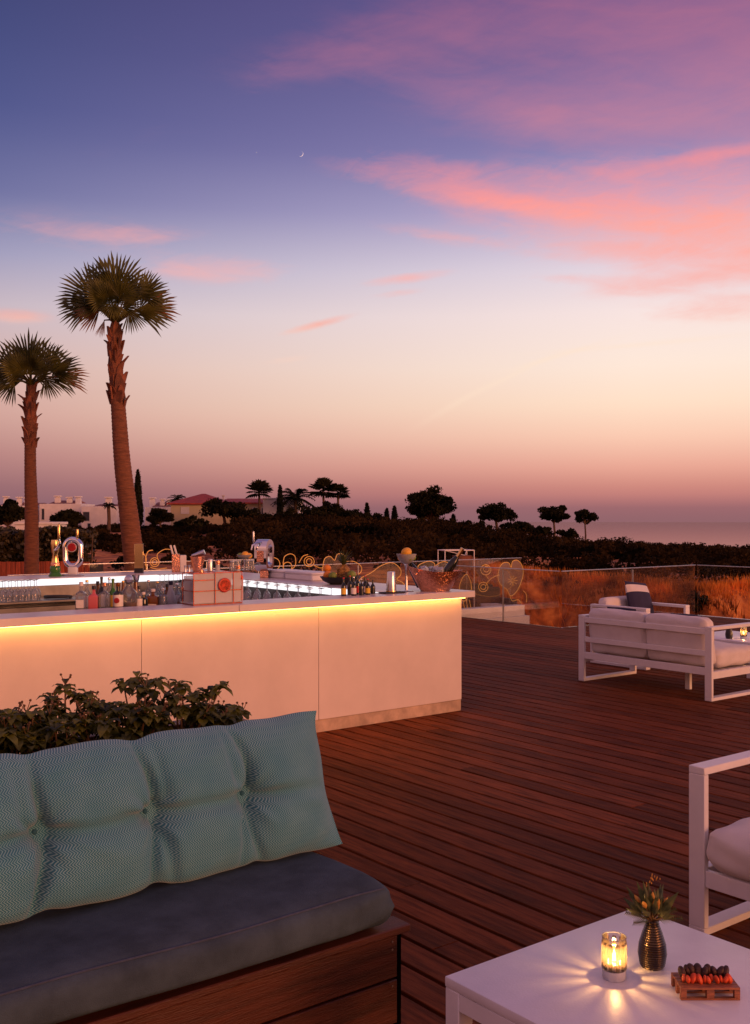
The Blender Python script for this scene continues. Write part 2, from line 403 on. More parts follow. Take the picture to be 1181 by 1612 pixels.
pm('navy', (.022, .02, .055), .9, var=.2, vs=8, bump=.2, bs=300)
pm('lemon', (.82, .42, .03), .42, var=.15, vs=25, bump=.25, bs=160)
pm('lime', (.20, .26, .03), .45, var=.3, vs=25, bump=.25, bs=160)
pm('orange_fruit', (.80, .26, .02), .45, var=.12, vs=25, bump=.3, bs=180)
pm('pine_skin', (.30, .15, .03), .6, var=.5, vs=40, bump=.6, bs=60)
pm('red_cap', (.55, .015, .02), .4)
pm('red_seal', (.70, .09, .03), .45, var=.4, vs=40)
pm('emblem_red', (.36, .010, .010), .4, var=.3, vs=60)
pm('paper', (.80, .74, .66), .7, var=.05, vs=40)
pm('paper_yellow', (.80, .52, .05), .7)
pm('amber', (.25, .08, .012), .12, trans=.35, spec=.6)
pm('dark_bottle', (.012, .014, .010), .1, spec=.6)
pm('green_bottle', (.05, .22, .02), .1, trans=.3, spec=.6)
pm('pink_liquid', (.75, .15, .15), .15, trans=.2, spec=.6)
pm('ice', (.75, .76, .8), .25, trans=.5, var=.1, vs=30, bump=.5, bs=30)
pm('wax', (.85, .74, .55), .5)
pm('date', (.045, .014, .009), .55, var=.5, vs=40, bump=.7, bs=60)
pm('apricot', (.62, .075, .015), .55, var=.3, vs=40, bump=.5, bs=60)
pm('vase_metal', (.17, .13, .095), .30, 1.0, var=.15, vs=20)
pm('palm_trunk', (.19, .070, .032), .85, var=.35, vs=9, bump=.8, bs=22, stretch=(1, 1, 6))
pm('palm_boot', (.20, .066, .030), .8, var=.5, vs=8, bump=.6, bs=20, ovar=.3)
pm('bark', (.10, .055, .035), .9, var=.4, vs=6, bump=.8, bs=12)
pm('stem', (.10, .05, .02), .7, var=.3, vs=30)
pm('soil', (.03, .02, .014), .95, var=.4, vs=30, bump=.8, bs=40)
pm('wicker', (.05, .045, .04), .7, var=.3, vs=60)
pm('moon_white', (1, 1, 1), emit=(1, .92, .85), es=.62)
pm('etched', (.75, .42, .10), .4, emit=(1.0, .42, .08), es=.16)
leafmat('palm_leaf', (.034, .042, .009), (.17, .165, .030), 3.5, tr=.35)
leafmat('palm_dry', (.22, .10, .03), (.32, .15, .04), 3)
leafmat('shrub_leaf', (.020, .030, .006), (.19, .20, .030), 14, tr=.45)
leafmat('hedge_leaf', (.008, .010, .004), (.085, .060, .018), 6)
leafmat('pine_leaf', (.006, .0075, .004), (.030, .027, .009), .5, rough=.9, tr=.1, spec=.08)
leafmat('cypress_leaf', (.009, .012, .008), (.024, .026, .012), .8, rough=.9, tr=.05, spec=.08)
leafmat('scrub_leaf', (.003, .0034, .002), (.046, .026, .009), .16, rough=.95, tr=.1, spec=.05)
leafmat('dry_grass', (.12, .026, .004), (.95, .34, .045), 1.1, rough=.8, tr=.4)
leafmat('bouquet_leaf', (.03, .05, .015), (.12, .13, .03), 30)
leafmat('bud', (.50, .22, .03), (.70, .36, .05), 40)
thinglass('rail_glass', (.965, .97, .955), rough=.01, maxr=.35)
thinglass('clear_glass', (.90, .92, .94), rough=.03, maxr=1.4, haze=.13, hazec=(.85,.87,.9))
thinglass('bottle_glass', (.82, .84, .86), rough=.04, maxr=1.6, haze=.10, hazec=(.8,.82,.85))
thinglass('coupe_glass', (.88, .9, .92), rough=.06, maxr=1.6, haze=.28, hazec=(.9,.9,.92))
thinglass('frost_glass', (.8, .8, .8), rough=.2, haze=.55, hazec=(.82,.78,.76))
thinglass('tumbler_glass', (.97, .95, .92), rough=.03, maxr=1.5, haze=.035, hazec=(1,.75,.55), glow=True)
thinglass('tumbler_ray_rib', (.22, .20, .18), rough=.06, maxr=2.0, haze=.10, hazec=(1,.7,.45), glow=True)
thinglass('etched_glass', (.72, .72, .64), rough=.05, haze=.14, hazec=(.5,.42,.25))
emis('led_warm', (1.0, .40, .085), 17.0)
emis('led_cool', (1.0, .93, .96), 1.25)
emis('flame', (1.0, .50, .12), 18.0)
emis('candle_glow', (1.0, .55, .16), 3.0)

# herringbone weave on the cushion, from the cloth's own surface coordinates (metres)
m_, t_ = mk('herringbone'); Lk = t_.links
def tn(ty, **k):
    n = t_.nodes.new(ty)
    for a, b in k.items(): setattr(n, a, b)
    return n
def tm(op, a, b=None):
    n = tn('ShaderNodeMath', operation=op)
    for i, q in enumerate((a, b)):
        if q is None: continue
        if isinstance(q, bpy.types.NodeSocket): Lk.new(q, n.inputs[i])
        else: n.inputs[i].default_value = q
    return n.outputs[0]
uvn = tn('ShaderNodeUVMap'); sp = tn('ShaderNodeSeparateXYZ'); Lk.new(uvn.outputs[0], sp.inputs[0])
uu, ww = sp.outputs[0], sp.outputs[1]
tri = tm('PINGPONG', ww, .0110)                                    # chevron rows
ph = tm('MULTIPLY', tm('ADD', uu, tm('MULTIPLY', tri, 1.15)), 2*pi/.0092)
st = tm('SINE', ph)
nz_ = tn('ShaderNodeTexNoise'); nz_.inputs['Scale'].default_value = 900; Lk.new(uvn.outputs[0], nz_.inputs['Vector'])
nl = tn('ShaderNodeTexNoise'); nl.inputs['Scale'].default_value = 10; nl.inputs['Detail'].default_value = 5; Lk.new(uvn.outputs[0], nl.inputs['Vector'])
mr_ = tn('ShaderNodeMapRange'); mr_.inputs[1].default_value = -.30; mr_.inputs[2].default_value = 1.05; Lk.new(tm('ADD', st, tm('MULTIPLY', tm('SUBTRACT', nz_.outputs['Fac'], .5), .8)), mr_.inputs[0])
mlo = tn('ShaderNodeMapRange'); mlo.inputs[1].default_value = .3; mlo.inputs[2].default_value = .7; mlo.inputs[3].default_value = .66; mlo.inputs[4].default_value = 1.0; Lk.new(nl.outputs['Fac'], mlo.inputs[0])
mx_ = tn('ShaderNodeMix', data_type='RGBA'); Lk.new(tm('MULTIPLY', mr_.outputs[0], mlo.outputs[0]), mx_.inputs[0])
mx_.inputs[6].default_value = (.006, .140, .215, 1); mx_.inputs[7].default_value = (.235, .450, .470, 1)
bs_ = tn('ShaderNodeBsdfPrincipled'); bs_.inputs['Roughness'].default_value = .92; bs_.inputs['Sheen Weight'].default_value = .25; Lk.new(mx_.outputs[2], bs_.inputs['Base Color'])
bp_ = tn('ShaderNodeBump'); bp_.inputs['Strength'].default_value = .35; bp_.inputs['Distance'].default_value = .002; Lk.new(st, bp_.inputs['Height']); Lk.new(bp_.outputs[0], bs_.inputs['Normal'])
om_ = tn('ShaderNodeOutputMaterial'); Lk.new(bs_.outputs[0], om_.inputs[0])

# sea
m_, t_ = mk('sea_water'); Lk = t_.links
b_ = tn('ShaderNodeBsdfGlossy'); b_.inputs['Color'].default_value = (.66, .66, .70, 1); b_.inputs['Roughness'].default_value = .06
tcn_ = tn('ShaderNodeTexCoord'); mp_ = tn('ShaderNodeMapping'); mp_.inputs['Scale'].default_value = (.012, .05, 1); Lk.new(tcn_.outputs['Object'], mp_.inputs[0])
n_ = tn('ShaderNodeTexNoise'); n_.inputs['Scale'].default_value = 1; n_.inputs['Detail'].default_value = 8; Lk.new(mp_.outputs[0], n_.inputs['Vector'])
bp_ = tn('ShaderNodeBump'); bp_.inputs['Strength'].default_value = .02; bp_.inputs['Distance'].default_value = .05; Lk.new(n_.outputs['Fac'], bp_.inputs['Height']); Lk.new(bp_.outputs[0], b_.inputs['Normal'])
o_ = tn('ShaderNodeOutputMaterial'); Lk.new(b_.outputs[0], o_.inputs[0])
# ground: dry earth, rock and litter
m_, t_ = mk('earth'); Lk = t_.links
tcn_ = tn('ShaderNodeTexCoord')
na = tn('ShaderNodeTexNoise'); na.inputs['Scale'].default_value = .35; na.inputs['Detail'].default_value = 9; Lk.new(tcn_.outputs['Object'], na.inputs['Vector'])
nb_ = tn('ShaderNodeTexNoise'); nb_.inputs['Scale'].default_value = 2.6; nb_.inputs['Detail'].default_value = 9; Lk.new(tcn_.outputs['Object'], nb_.inputs['Vector'])
r1 = tn('ShaderNodeValToRGB'); Lk.new(tm('ADD', tm('MULTIPLY', na.outputs['Fac'], .5), tm('MULTIPLY', nb_.outputs['Fac'], .5)), r1.inputs[0])
r1.color_ramp.elements[0].position = .38; r1.color_ramp.elements[0].color = (.05, .012, .003, 1); r1.color_ramp.elements[1].position = .62; r1.color_ramp.elements[1].color = (.75, .28, .060, 1)
e_ = r1.color_ramp.elements.new(.5); e_.color = (.36, .10, .018, 1)
b_ = tn('ShaderNodeBsdfPrincipled'); b_.inputs['Roughness'].default_value = .95; Lk.new(r1.outputs[0], b_.inputs['Base Color'])
bp_ = tn('ShaderNodeBump'); bp_.inputs['Strength'].default_value = .9; bp_.inputs['Distance'].default_value = .12; Lk.new(nb_.outputs['Fac'], bp_.inputs['Height']); Lk.new(bp_.outputs[0], b_.inputs['Normal'])
o_ = tn('ShaderNodeOutputMaterial'); Lk.new(b_.outputs[0], o_.inputs[0])

# ================================================================== SETTING
def sstep(a, b, x):
    t = max(0.0, min(1.0, (x - a)/(b - a))); return t*t*(3 - 2*t)
def interp(x, pts):
    if x <= pts[0][0]: return pts[0][1]
    for (a, p), (b, q) in zip(pts, pts[1:]):
        if x <= b: return p + (q - p)*(x - a)/(b - a)
    return pts[-1][1]
def wob(x, y):
    return (sin(x*.31 + 1.3)*cos(y*.23) + .6*sin(x*.83 + y*.61) + .35*sin(x*1.9 - y*1.4 + 2) + .2*sin(x*3.7 + y*4.1))
RIDGE = [(-.6, .6), (-.33, .15), (-.2, .40), (-.10, 1.0), (-.02, .85), (.05, .25), (.12, -.55), (.2, -1.55), (.36, -2.4), (.7, -4.0)]
def bank_y(x):                                   # foot of the dry bank
    return 27.0 + 1.1*sin(x*.5) + .5*sin(x*1.3 + 1) - .10*(x - 4)
def terr(x, y):
    s = x/max(y, 1.0)
    rz_ = interp(s, RIDGE)
    t = min(1.0, max(0.0, (y - 30)/80.0))
    z = .30 + (rz_ - .30)*t + .10*wob(x, y)*min(1, y/60)
    z -= 62*sstep(116, 420, y)
    z -= .55*(1 - sstep(22, 29, y))
    z -= .30*sstep(2, 5, x)*(1 - sstep(32, 60, y))
    yb = bank_y(x)
    m = sstep(2.4, 3.6, x)*(1 - sstep(yb - 1.0, yb + 1.5, y + .35*wob(x*2.1, y*2.3)))
    z = z*(1 - m) + (-2.7 + .07*wob(x*1.7, y*1.7))*m
    return z
ys = [8 + .5*i for i in range(30)] + [23 + .25*i for i in range(32)] + [31*(1.035**i) for i in range(78)]
xs = sorted(set([round(-30 + .45*i, 3) for i in range(134)] + [-30*(1.12**i) for i in range(1, 22)] + [30*(1.12**i) for i in range(1, 22)]))
mb = MB(); nx = len(xs)
for y in ys:
    for x in xs: mb.v.append((x, y, terr(x, y)))
for j in range(len(ys) - 1):
    for i in range(nx - 1):
        a = j*nx + i; mb.f.append((a, a + 1, a + 1 + nx, a + nx))
struct(mb.build('ground', 'earth', smooth=True, angle=180))
mb = MB()
R_ = 9000.0
ring = [0.0] + [R_*sin(2*pi*i/96) for i in range(96)]
mb.v = [(0, 0, -40.0)] + [(R_*cos(2*pi*i/96), R_*sin(2*pi*i/96), -40.0) for i in range(96)]
mb.f = [(0, 1 + i, 1 + (i + 1) % 96) for i in range(96)]
struct(mb.build('sea', 'sea_water'))

# ------------------------------------------------------------------ deck, board by board
UE, VC, UE2 = 12.10, 10.90, 15.6                 # far edges of the deck (terrace grid)
VB = 13.45
deck = MB()
deck.box(-3.0, UE - .05, -5.0, VB, -.32, -.075)
deck.box(UE - .05, UE2, -5.0, VC, -.32, -.075)
dk = struct(deck.build('deck', 'deck_under', loc=(0, 0, 0), rz=RZ))
PITCH, GAP, TH = .160, .0205, .03
plank_cache = {}
def plank_mesh(L):
    L = round(L, 1)
    if L not in plank_cache:
        b = MB(); w = PITCH - GAP; b.box(-w/2, w/2, -L/2 + .0015, L/2 - .0015, -TH, 0)
        me = bpy.data.meshes.new('plank'); me.from_pydata([tuple(p) for p in b.v], [], b.f)
        bm = bmesh.new(); bm.from_mesh(me)
        es = [e for e in bm.edges if abs(e.verts[0].co.x - e.verts[1].co.x) < 1e-6 and e.verts[0].co.z > -.001 and e.verts[1].co.z > -.001 and abs(e.verts[0].co.y - e.verts[1].co.y) > .1]
        bmesh.ops.bevel(bm, geom=es, offset=.0025, segments=1, affect='EDGES'); bm.to_mesh(me); bm.free()
        me.polygons.foreach_set('use_smooth', [False]*len(me.polygons))
        plank_cache[L] = me
    return plank_cache[L], L
rg = random.Random(3)
u0 = .62 - GAP/2
nrow = int((UE2 - u0)/PITCH); pale_u = UV(gp(905, 1094))[0]
cntp = 0; rest = MB()
for r in range(nrow):
    u = u0 + PITCH*(r + .5)
    vhi = VB if u < UE else VC
    v = -1.2 + rg.uniform(0, .4) if u < 6 else 2.2 + rg.uniform(0, .5)
    v = round(v, 1); start = rg.choice([1.6, 2.4, 3.2, 4.0, 4.8])
    first = True
    while v < vhi - .15:
        L = start if first else 4.8
        first = False
        L = round(min(L, vhi - v), 1)
        if L < .2: break
        pale = abs(u - pale_u) < PITCH*.5
        if cntp < 298:
            me, L = plank_mesh(L)
            key = ('p' if pale else 'd')
            m2 = plank_cache.setdefault((key, L), me.copy())
            if not m2.materials: m2.materials.append(MAT['deck_pale' if pale else 'deck_wood'])
            o = link('plank', m2, dk, loc=(u, v + L/2, rg.uniform(-.0012, .0012)))
            o.rotation_euler = (0, rg.uniform(-.004, .004), 0)
            cntp += 1
        else:
            w = PITCH - GAP; rest.box(u - w/2, u + w/2, v + .0015, v + L - .0015, -TH, 0)
        v = round(v + L, 2)
if rest.v:
    o = rest.build('planks', 'deck_wood', dk); o['kind'] = 'stuff'

# ------------------------------------------------------------------ glass balustrades
def glass_run(name, label, u0, v0, u1, v1, z0, z1, n, cap=True, grp='glass balustrades round the terrace'):
    p0 = D(u0, v0); p1 = D(u1, v1); Lg = (p1 - p0).length; a = atan2(p1.y - p0.y, p1.x - p0.x)
    t = thing(name, label, 'balustrade', (p0.x, p0.y, z0), a, grp)
    w = Lg/n
    for i in range(n):
        b = MB(); b.box(i*w + .006, (i + 1)*w - .006, -.008, .008, .0, z1 - z0 - .004); b.build('glass_pane', 'rail_glass', t)
        if i:
            b = MB(); b.box(i*w - .0055, i*w + .0055, -.010, .010, 0, z1 - z0 - .02); b.build('joint', 'steel', t)
    if cap:
        b = MB(); b.box(.0, Lg, -.016, .016, z1 - z0, z1 - z0 + .012); b.build('top_rail', 'steel', t, bevel=.003)
    b = MB(); b.box(0, Lg, -.03, .03, -.06, -.002); b.build('base_channel', 'steel', t, bevel=.004)
    return t
glass_run('glass_balustrade', 'clear glass balustrade at the deck edge between white upstand and corner', UE, VB - .1, UE, VC + .03, .0, .86, 2)
glass_run('glass_balustrade', 'clear glass balustrade running right behind the white sofa', UE + .03, VC, UE2 - .05, VC, .0, .86, 2)
glass_run('glass_balustrade', 'clear glass balustrade along the outer deck edge at far right', UE2 - .03, VC - .03, UE2 - .03, 3.2, .0, .86, 5)
# white upstand with flower-etched panes beyond the deck's far left corner
VW = 13.62
uw1, dw1 = hit_v(834, VW); uw0 = 4.6
ZW = .06
up = thing('white_upstand', 'low white rendered upstand wall beyond the deck corner', 'wall', D(uw0, VW, -1.2), RZ)
b = MB(); b.box(0, uw1 - uw0, 0, .30, 0, 1.2 + ZW - .20); b.build('wall', 'white_plaster', up, bevel=.006)
b = MB(); b.box(0, uw1 - uw0 - .10, .03, .27, 1.2 + ZW - .197, 1.2 + ZW); b.build('coping', 'white_plaster', up, bevel=.006)
fl = glass_run('etched_balustrade', 'glass balustrade etched with golden poppies on the white upstand', uw0, VW + .12, uw1 - .1, VW + .12, ZW, .93, 5)
def on_wall(x, y):                               # sight line to the plane of those panes, in the balustrade's own frame
    u, d = hit_v(x, VW + .12); return (u - uw0, -.014, zat(y, d) - ZW)
def smooth_loop(pts, k=6, closed=True):
    out = []; n = len(pts); rngi = range(n if closed else n - 1)
    for i in rngi:
        p0, p1, p2, p3 = (pts[(i + j) % n] if closed else pts[max(0, min(n - 1, i + j))] for j in (-1, 0, 1, 2))
        for q in range(k):
            t = q/k
            out.append(tuple(.5*((2*b_) + (-a_ + c_)*t + (2*a_ - 5*b_ + 4*c_ - d_)*t*t + (-a_ + 3*b_ - 3*c_ + d_)*t**3) for a_, b_, c_, d_ in zip(p0, p1, p2, p3)))
    if not closed: out.append(pts[-1])
    return out
def etch(pts, closed=True, r=.0065, fill=False):
    P = [on_wall(*p) for p in pts]; P = smooth_loop(P, 5, closed)
    b = MB(); b.tube(P, r, 5, ring=closed); b.build('etched_line', 'etched', fl, smooth=True)
    if fill:
        f = MB(); f.add([(p[0], -.0115, p[2]) for p in P], [tuple(range(len(P)))]); f.build('etched_petal', 'etched_glass', fl)
def circ(x, y, r, n=8, sq=1.0): return [(x + r*cos(2*pi*i/n), y + r*sq*sin(2*pi*i/n)) for i in range(n)]
# poppy by the deck corner
etch([(786, 893), (792, 886), (800, 886), (804, 893), (806, 884), (814, 882), (821, 890), (823, 903), (819, 918), (812, 932), (803, 938), (797, 928), (787, 920), (783, 908)], fill=True)
for k in range(9):
    a = k*2*pi/9; etch([(806 + 2*cos(a), 914 + 2*sin(a)), (806 + 8*cos(a), 914 + 8*sin(a))], False, .005)
etch(circ(764, 897, 8)); etch(circ(765, 896, 4.5)); etch(circ(760, 924, 7.5)); etch(circ(760, 924, 4))
etch([(785, 905), (775, 909), (767, 916), (764, 922)], False); etch([(764, 905), (768, 911)], False)
etch([(802, 938), (806, 946), (815, 944), (820, 950)], False); etch([(823, 930), (828, 936), (828, 948)], False)
# poppies seen above the counter
etch([(560, 935), (566, 912), (583, 902), (600, 890), (617, 886), (629, 895), (630, 905), (624, 912), (634, 918), (637, 930), (625, 944), (590, 950)], fill=True)
etch([(545, 884), (557, 884), (568, 892), (567, 901), (558, 906), (545, 912)], False)
etch([(657, 893), (668, 885), (678, 884), (684, 889), (680, 897), (688, 888), (699, 884), (708, 889), (713, 899), (708, 918), (690, 925), (668, 915)], fill=True)
etch([(726, 912), (734, 904), (740, 915), (741, 928), (736, 940), (728, 946), (722, 930)], fill=True)
for xx in (728, 733, 738): etch([(xx, 944), (xx + 3, 958), (xx + 7, 970)], False)
etch([(508, 890), (511, 879), (519, 876), (526, 882), (530, 873), (538, 872), (544, 880), (540, 893), (530, 902), (518, 908), (508, 902)], fill=True)
etch(circ(486, 884, 8)); etch(circ(486, 884, 4.5)); etch([(494, 890), (503, 894), (510, 893)], False)
etch([(446, 880), (450, 874), (458, 872), (464, 877), (464, 890), (455, 898), (446, 895)]); etch([(470, 886), (476, 876), (484, 873)], False)
etch(circ(452, 892, 7)); etch(circ(430, 888, 10))
# plain glass further back on the left, with rings of gold line
VL = 15.2
ul0, _ = hit_v(130, VL); ul1, _ = hit_v(412, VL)
gl2 = glass_run('glass_balustrade', 'glass balustrade with golden ring drawing between palm and coupe', ul0, VL, ul1, VL, -.05, .98, 3)
fl, uw0_, VW_, ZW_ = gl2, uw0, VW, ZW
uw0, VW, ZW = ul0, VL - .12, -.05
etch(circ(243, 885, 7)); etch(circ(243, 885, 4)); etch([(230, 896), (229, 878), (233, 868), (240, 866)], False, .008); etch([(250, 885), (247, 873), (258, 865), (268, 865)], False)
etch([(236, 893), (248, 896), (262, 894)], False); etch([(226, 872), (230, 880), (228, 890)], False)

# ------------------------------------------------------------------ bank grass, scrub
def leafquads(P, size, rgn, elong=1.6, upb=0.0):
    n = len(P)
    a = rgn.normal(size=(n, 3)); a[:, 2] += upb; a /= np.linalg.norm(a, axis=1)[:, None]
    b = rgn.normal(size=(n, 3)); b -= a*(a*b).sum(1)[:, None]; b /= np.linalg.norm(b, axis=1)[:, None]
    s = (np.asarray(size)*np.ones(n))[:, None]
    a = a*s*elong*.5; b = b*s*.5
    return np.stack([P - a, P + b*.9, P + a, P - b*.9], 1)
rgn = np.random.default_rng(11)
# dry grass tufts: three-cornered blades
nb = 52000
gx = rgn.uniform(2.6, 16, nb); yb_ = np.array([bank_y(x) for x in gx]); gy = yb_ + np.where(rgn.random(nb) < .8, rgn.uniform(-1.7, 1.9, nb), rgn.uniform(-3.5, 2.6, nb))
gz = np.array([terr(x, y) for x, y in zip(gx, gy)])
clump = np.array([sin(x*2.3 + 1)*sin(y*2.9) + sin(x*.9 - y*1.1) for x, y in zip(gx, gy)])
keep = clump > rgn.uniform(-1.4, .9, nb); gx, gy, gz = gx[keep], gy[keep], gz[keep]; n = len(gx)
hh = rgn.uniform(.10, .34, n); ww_ = rgn.uniform(.010, .024, n); an = rgn.uniform(0, 2*pi, n); le = rgn.uniform(-.22, .22, (n, 2))
P = np.stack([gx, gy, gz - .03], 1); wv = np.stack([np.cos(an)*ww_, np.sin(an)*ww_, 0*an], 1)
tip = P + np.stack([le[:, 0]*hh*1.6, le[:, 1]*hh*1.6, hh], 1)
g = np_quads('dry_grass', np.stack([P - wv, P + wv, tip], 1), 'dry_grass'); stuff(g, 'dry straw-coloured grass on the bank beyond the glass', 'grass')
# scrub: low leafy cushions, one mass
Q = []
for i in range(2300):
    y = 25 + 93*(rg.random()**.85); s = rg.uniform(-.46, .48); x = s*y
    if x > 2.0 and y < bank_y(x) + 2.6: continue
    dens = wob(x*.35, y*.35)
    if dens < -.5 and rg.random() < .6: continue
    rr = rg.uniform(.35, .95)*(1.0 + .5*max(0, dens))*(.75 if s > .12 else (.5 if s < -.13 else 1.0)); k = int(190 + 80*rg.random())
    zc = terr(x, y); th = rgn.uniform(0, 2*pi, k); cz = rgn.uniform(0, 1, k)**.7; ra = np.sqrt(np.maximum(0, 1 - cz**2))*rr*1.35*rgn.uniform(.55, 1.05, k)
    pts = np.stack([x + np.cos(th)*ra, y + np.sin(th)*ra, zc + cz*rr*rgn.uniform(.6, 1.05, k)], 1)
    Q.append(leafquads(pts, rgn.uniform(.06, .13, k)*(1 if y < 45 else 1.35), rgn))
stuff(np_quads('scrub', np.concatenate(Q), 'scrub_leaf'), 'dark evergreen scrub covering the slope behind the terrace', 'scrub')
# dark bush on the bank
def leaf_bush(name, label, cat, loc, r, n, size, mat, squash=1.0, trunk=None, group=None, seed=0, shape=None):
    t = thing(name, label, cat, loc, 0, group); rq = np.random.default_rng(seed + 5); P = []
    if shape: P = shape(rq)
    else:
        nc = max(6, n//90)
        for i in range(nc):
            d = rq.normal(size=3); d /= np.linalg.norm(d); c = d*np.array([r, r, r*squash])*rq.uniform(.25, .8); c[2] = abs(c[2]) + (r*squash*.25)
            cr = r*rq.uniform(.25, .42); q = rq.normal(size=(n//nc, 3)); q /= np.linalg.norm(q, axis=1)[:, None]
            P.append(c + q*cr*rq.uniform(.5, 1.05, (n//nc, 1)))
        P = np.concatenate(P)
    np_quads('crown', leafquads(P, rq.uniform(size*.6, size*1.3, len(P)), rq), mat, t)
    if trunk:
        b = MB()
        for q in trunk: b.tube(*q)
        b.build('trunk', 'bark', t, smooth=True)
    return t
p = dp(1100, 960, 26.2); leaf_bush('bush', 'round dark bush growing on the dry orange bank', 'bush', (p.x, p.y, zat(962, 26.2) - .1), .36, 2600, .06, 'cypress_leaf', 1.5, [([(0, 0, -.3), (0, 0, .6)], [.06, .03], 6)], seed=2)

# ------------------------------------------------------------------ distant trees
def far_base(x, d): 
    X_ = (x - CX)/F*d; return X_, terr(X_, d)
def clump_tree(name, label, x, ytop, ybase, w, d, cat='pine', crown_frac=.68, seed=0, n=3600, leaf=.2, mat='pine_leaf', nclump=14, group='trees on the far slope', flat=.72):
    X_, zg = far_base(x, d); zb = min(zg, zat(ybase, d)); zt = zat(ytop, d); wm = w*d/F
    hgt = zt - zb; ch = (zt - zat(ybase, d))*crown_frac; rq = np.random.default_rng(seed)
    t = thing(name, label, cat, (X_, d, zb), 0, group)
    cc = np.array([0, 0, hgt - ch/2]); P = []; limbs = []
    nclump = int(nclump*1.9); leaf *= .72; n = int(n*1.5)
    for i in range(nclump):
        th = 2*pi*i/nclump*2.4 + rq.uniform(-.3, .3); rr = sqrt((i + .6)/nclump)
        hz = rq.uniform(-.8, 1)*sqrt(max(0.06, 1 - rr*rr))
        c = cc + np.array([cos(th)*rr*wm*.42, sin(th)*rr*wm*.42, hz*ch*.42]); cr = wm*rq.uniform(.07, .17)
        limbs.append(c); k = n//nclump; q = rq.normal(size=(k, 3)); q /= np.linalg.norm(q, axis=1)[:, None]
        P.append(c + q*np.array([1.15, 1.15, flat])*cr*rq.uniform(.35, 1.08, (k, 1)))
    P = np.concatenate(P)
    np_quads('crown', leafquads(P, rq.uniform(leaf*.6, leaf*1.25, len(P)), rq), mat, t)
    b = MB(); fork = hgt - ch*.85; tr = max(.06, wm*.035)
    b.tube([(0, 0, -.3), (.03*wm, 0, fork*.5), (0, .02, fork), (.02*wm, 0, hgt - ch*.3)], [tr*1.3, tr, tr*.85, tr*.3], 7)
    for c in limbs[::3]: b.tube([(0, 0, fork*.95), tuple(np.array([c[0]*.5, c[1]*.5, fork + (c[2] - fork)*.6])), tuple(c)], [tr*.55, tr*.4, tr*.15], 5)
    b.build('trunk', 'bark', t, smooth=True); return t
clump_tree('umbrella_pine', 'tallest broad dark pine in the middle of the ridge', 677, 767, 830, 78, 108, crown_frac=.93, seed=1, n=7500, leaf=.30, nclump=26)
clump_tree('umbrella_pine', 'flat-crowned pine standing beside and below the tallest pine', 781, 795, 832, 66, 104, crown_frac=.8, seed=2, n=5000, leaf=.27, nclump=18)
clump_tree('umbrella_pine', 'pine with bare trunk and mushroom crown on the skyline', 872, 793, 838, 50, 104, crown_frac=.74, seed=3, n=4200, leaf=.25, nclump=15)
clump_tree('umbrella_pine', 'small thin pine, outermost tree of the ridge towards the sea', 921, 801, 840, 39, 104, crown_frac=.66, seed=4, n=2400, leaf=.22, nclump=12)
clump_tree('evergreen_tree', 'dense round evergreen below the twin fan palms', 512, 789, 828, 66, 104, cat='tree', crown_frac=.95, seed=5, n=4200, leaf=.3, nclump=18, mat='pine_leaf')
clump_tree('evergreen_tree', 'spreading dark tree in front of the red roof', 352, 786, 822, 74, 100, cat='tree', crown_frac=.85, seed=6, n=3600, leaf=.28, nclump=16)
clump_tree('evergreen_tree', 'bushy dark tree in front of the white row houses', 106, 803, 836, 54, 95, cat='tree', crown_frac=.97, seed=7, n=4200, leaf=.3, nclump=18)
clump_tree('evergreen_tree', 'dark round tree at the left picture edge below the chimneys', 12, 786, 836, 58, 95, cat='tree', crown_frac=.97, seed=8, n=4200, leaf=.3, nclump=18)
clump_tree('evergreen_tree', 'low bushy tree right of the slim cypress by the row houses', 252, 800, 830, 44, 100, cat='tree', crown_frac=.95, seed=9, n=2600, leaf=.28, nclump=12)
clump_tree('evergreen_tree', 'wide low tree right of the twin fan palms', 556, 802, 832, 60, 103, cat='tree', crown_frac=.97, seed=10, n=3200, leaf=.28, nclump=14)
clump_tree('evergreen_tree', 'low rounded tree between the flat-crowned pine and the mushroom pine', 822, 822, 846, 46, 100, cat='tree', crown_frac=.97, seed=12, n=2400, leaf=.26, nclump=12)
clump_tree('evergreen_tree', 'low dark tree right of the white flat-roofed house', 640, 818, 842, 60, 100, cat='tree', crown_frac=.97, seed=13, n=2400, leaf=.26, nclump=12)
XT = [(60, 824, 840, 40, 92), (160, 824, 840, 34, 94), (205, 822, 840, 40, 90), (300, 816, 836, 56, 92), (395, 795, 832, 66, 98), (428, 806, 836, 40, 94), (455, 802, 834, 50, 97), (486, 797, 832, 54, 99), (590, 808, 838, 50, 97), (655, 812, 840, 50, 98), (700, 816, 840, 44, 98), (738, 820, 843, 44, 98), (755, 822, 844, 40, 96), (802, 824, 846, 34, 97), (850, 830, 848, 40, 96), (893, 833, 850, 36, 95)]
for q, (x_, y0_, y1_, w_, d_) in enumerate(XT):
    nb_l = ['behind the hedge', 'below the little palm', 'right of the large palm trunk', 'below the cream house', 'below the fan palm by the red roof', 'left of the slim house cypress', 'below the flat-roofed house', 'left of the dense round evergreen', 'beside the small pale palm', 'left under the tallest pine', 'right under the tallest pine', 'left of the flat-crowned pine', 'below the flat-crowned pine', 'right of the flat-crowned pine', 'left below the mushroom pine', 'between the two outermost pines'][q]
    if x_ < 250: continue
    clump_tree('shrub_tree', 'low ragged dark shrub tree ' + nb_l, x_, y0_ - 3, y1_ + 4, w_, d_, cat='tree', crown_frac=.98, seed=60 + q, n=1500, leaf=.26, nclump=9)
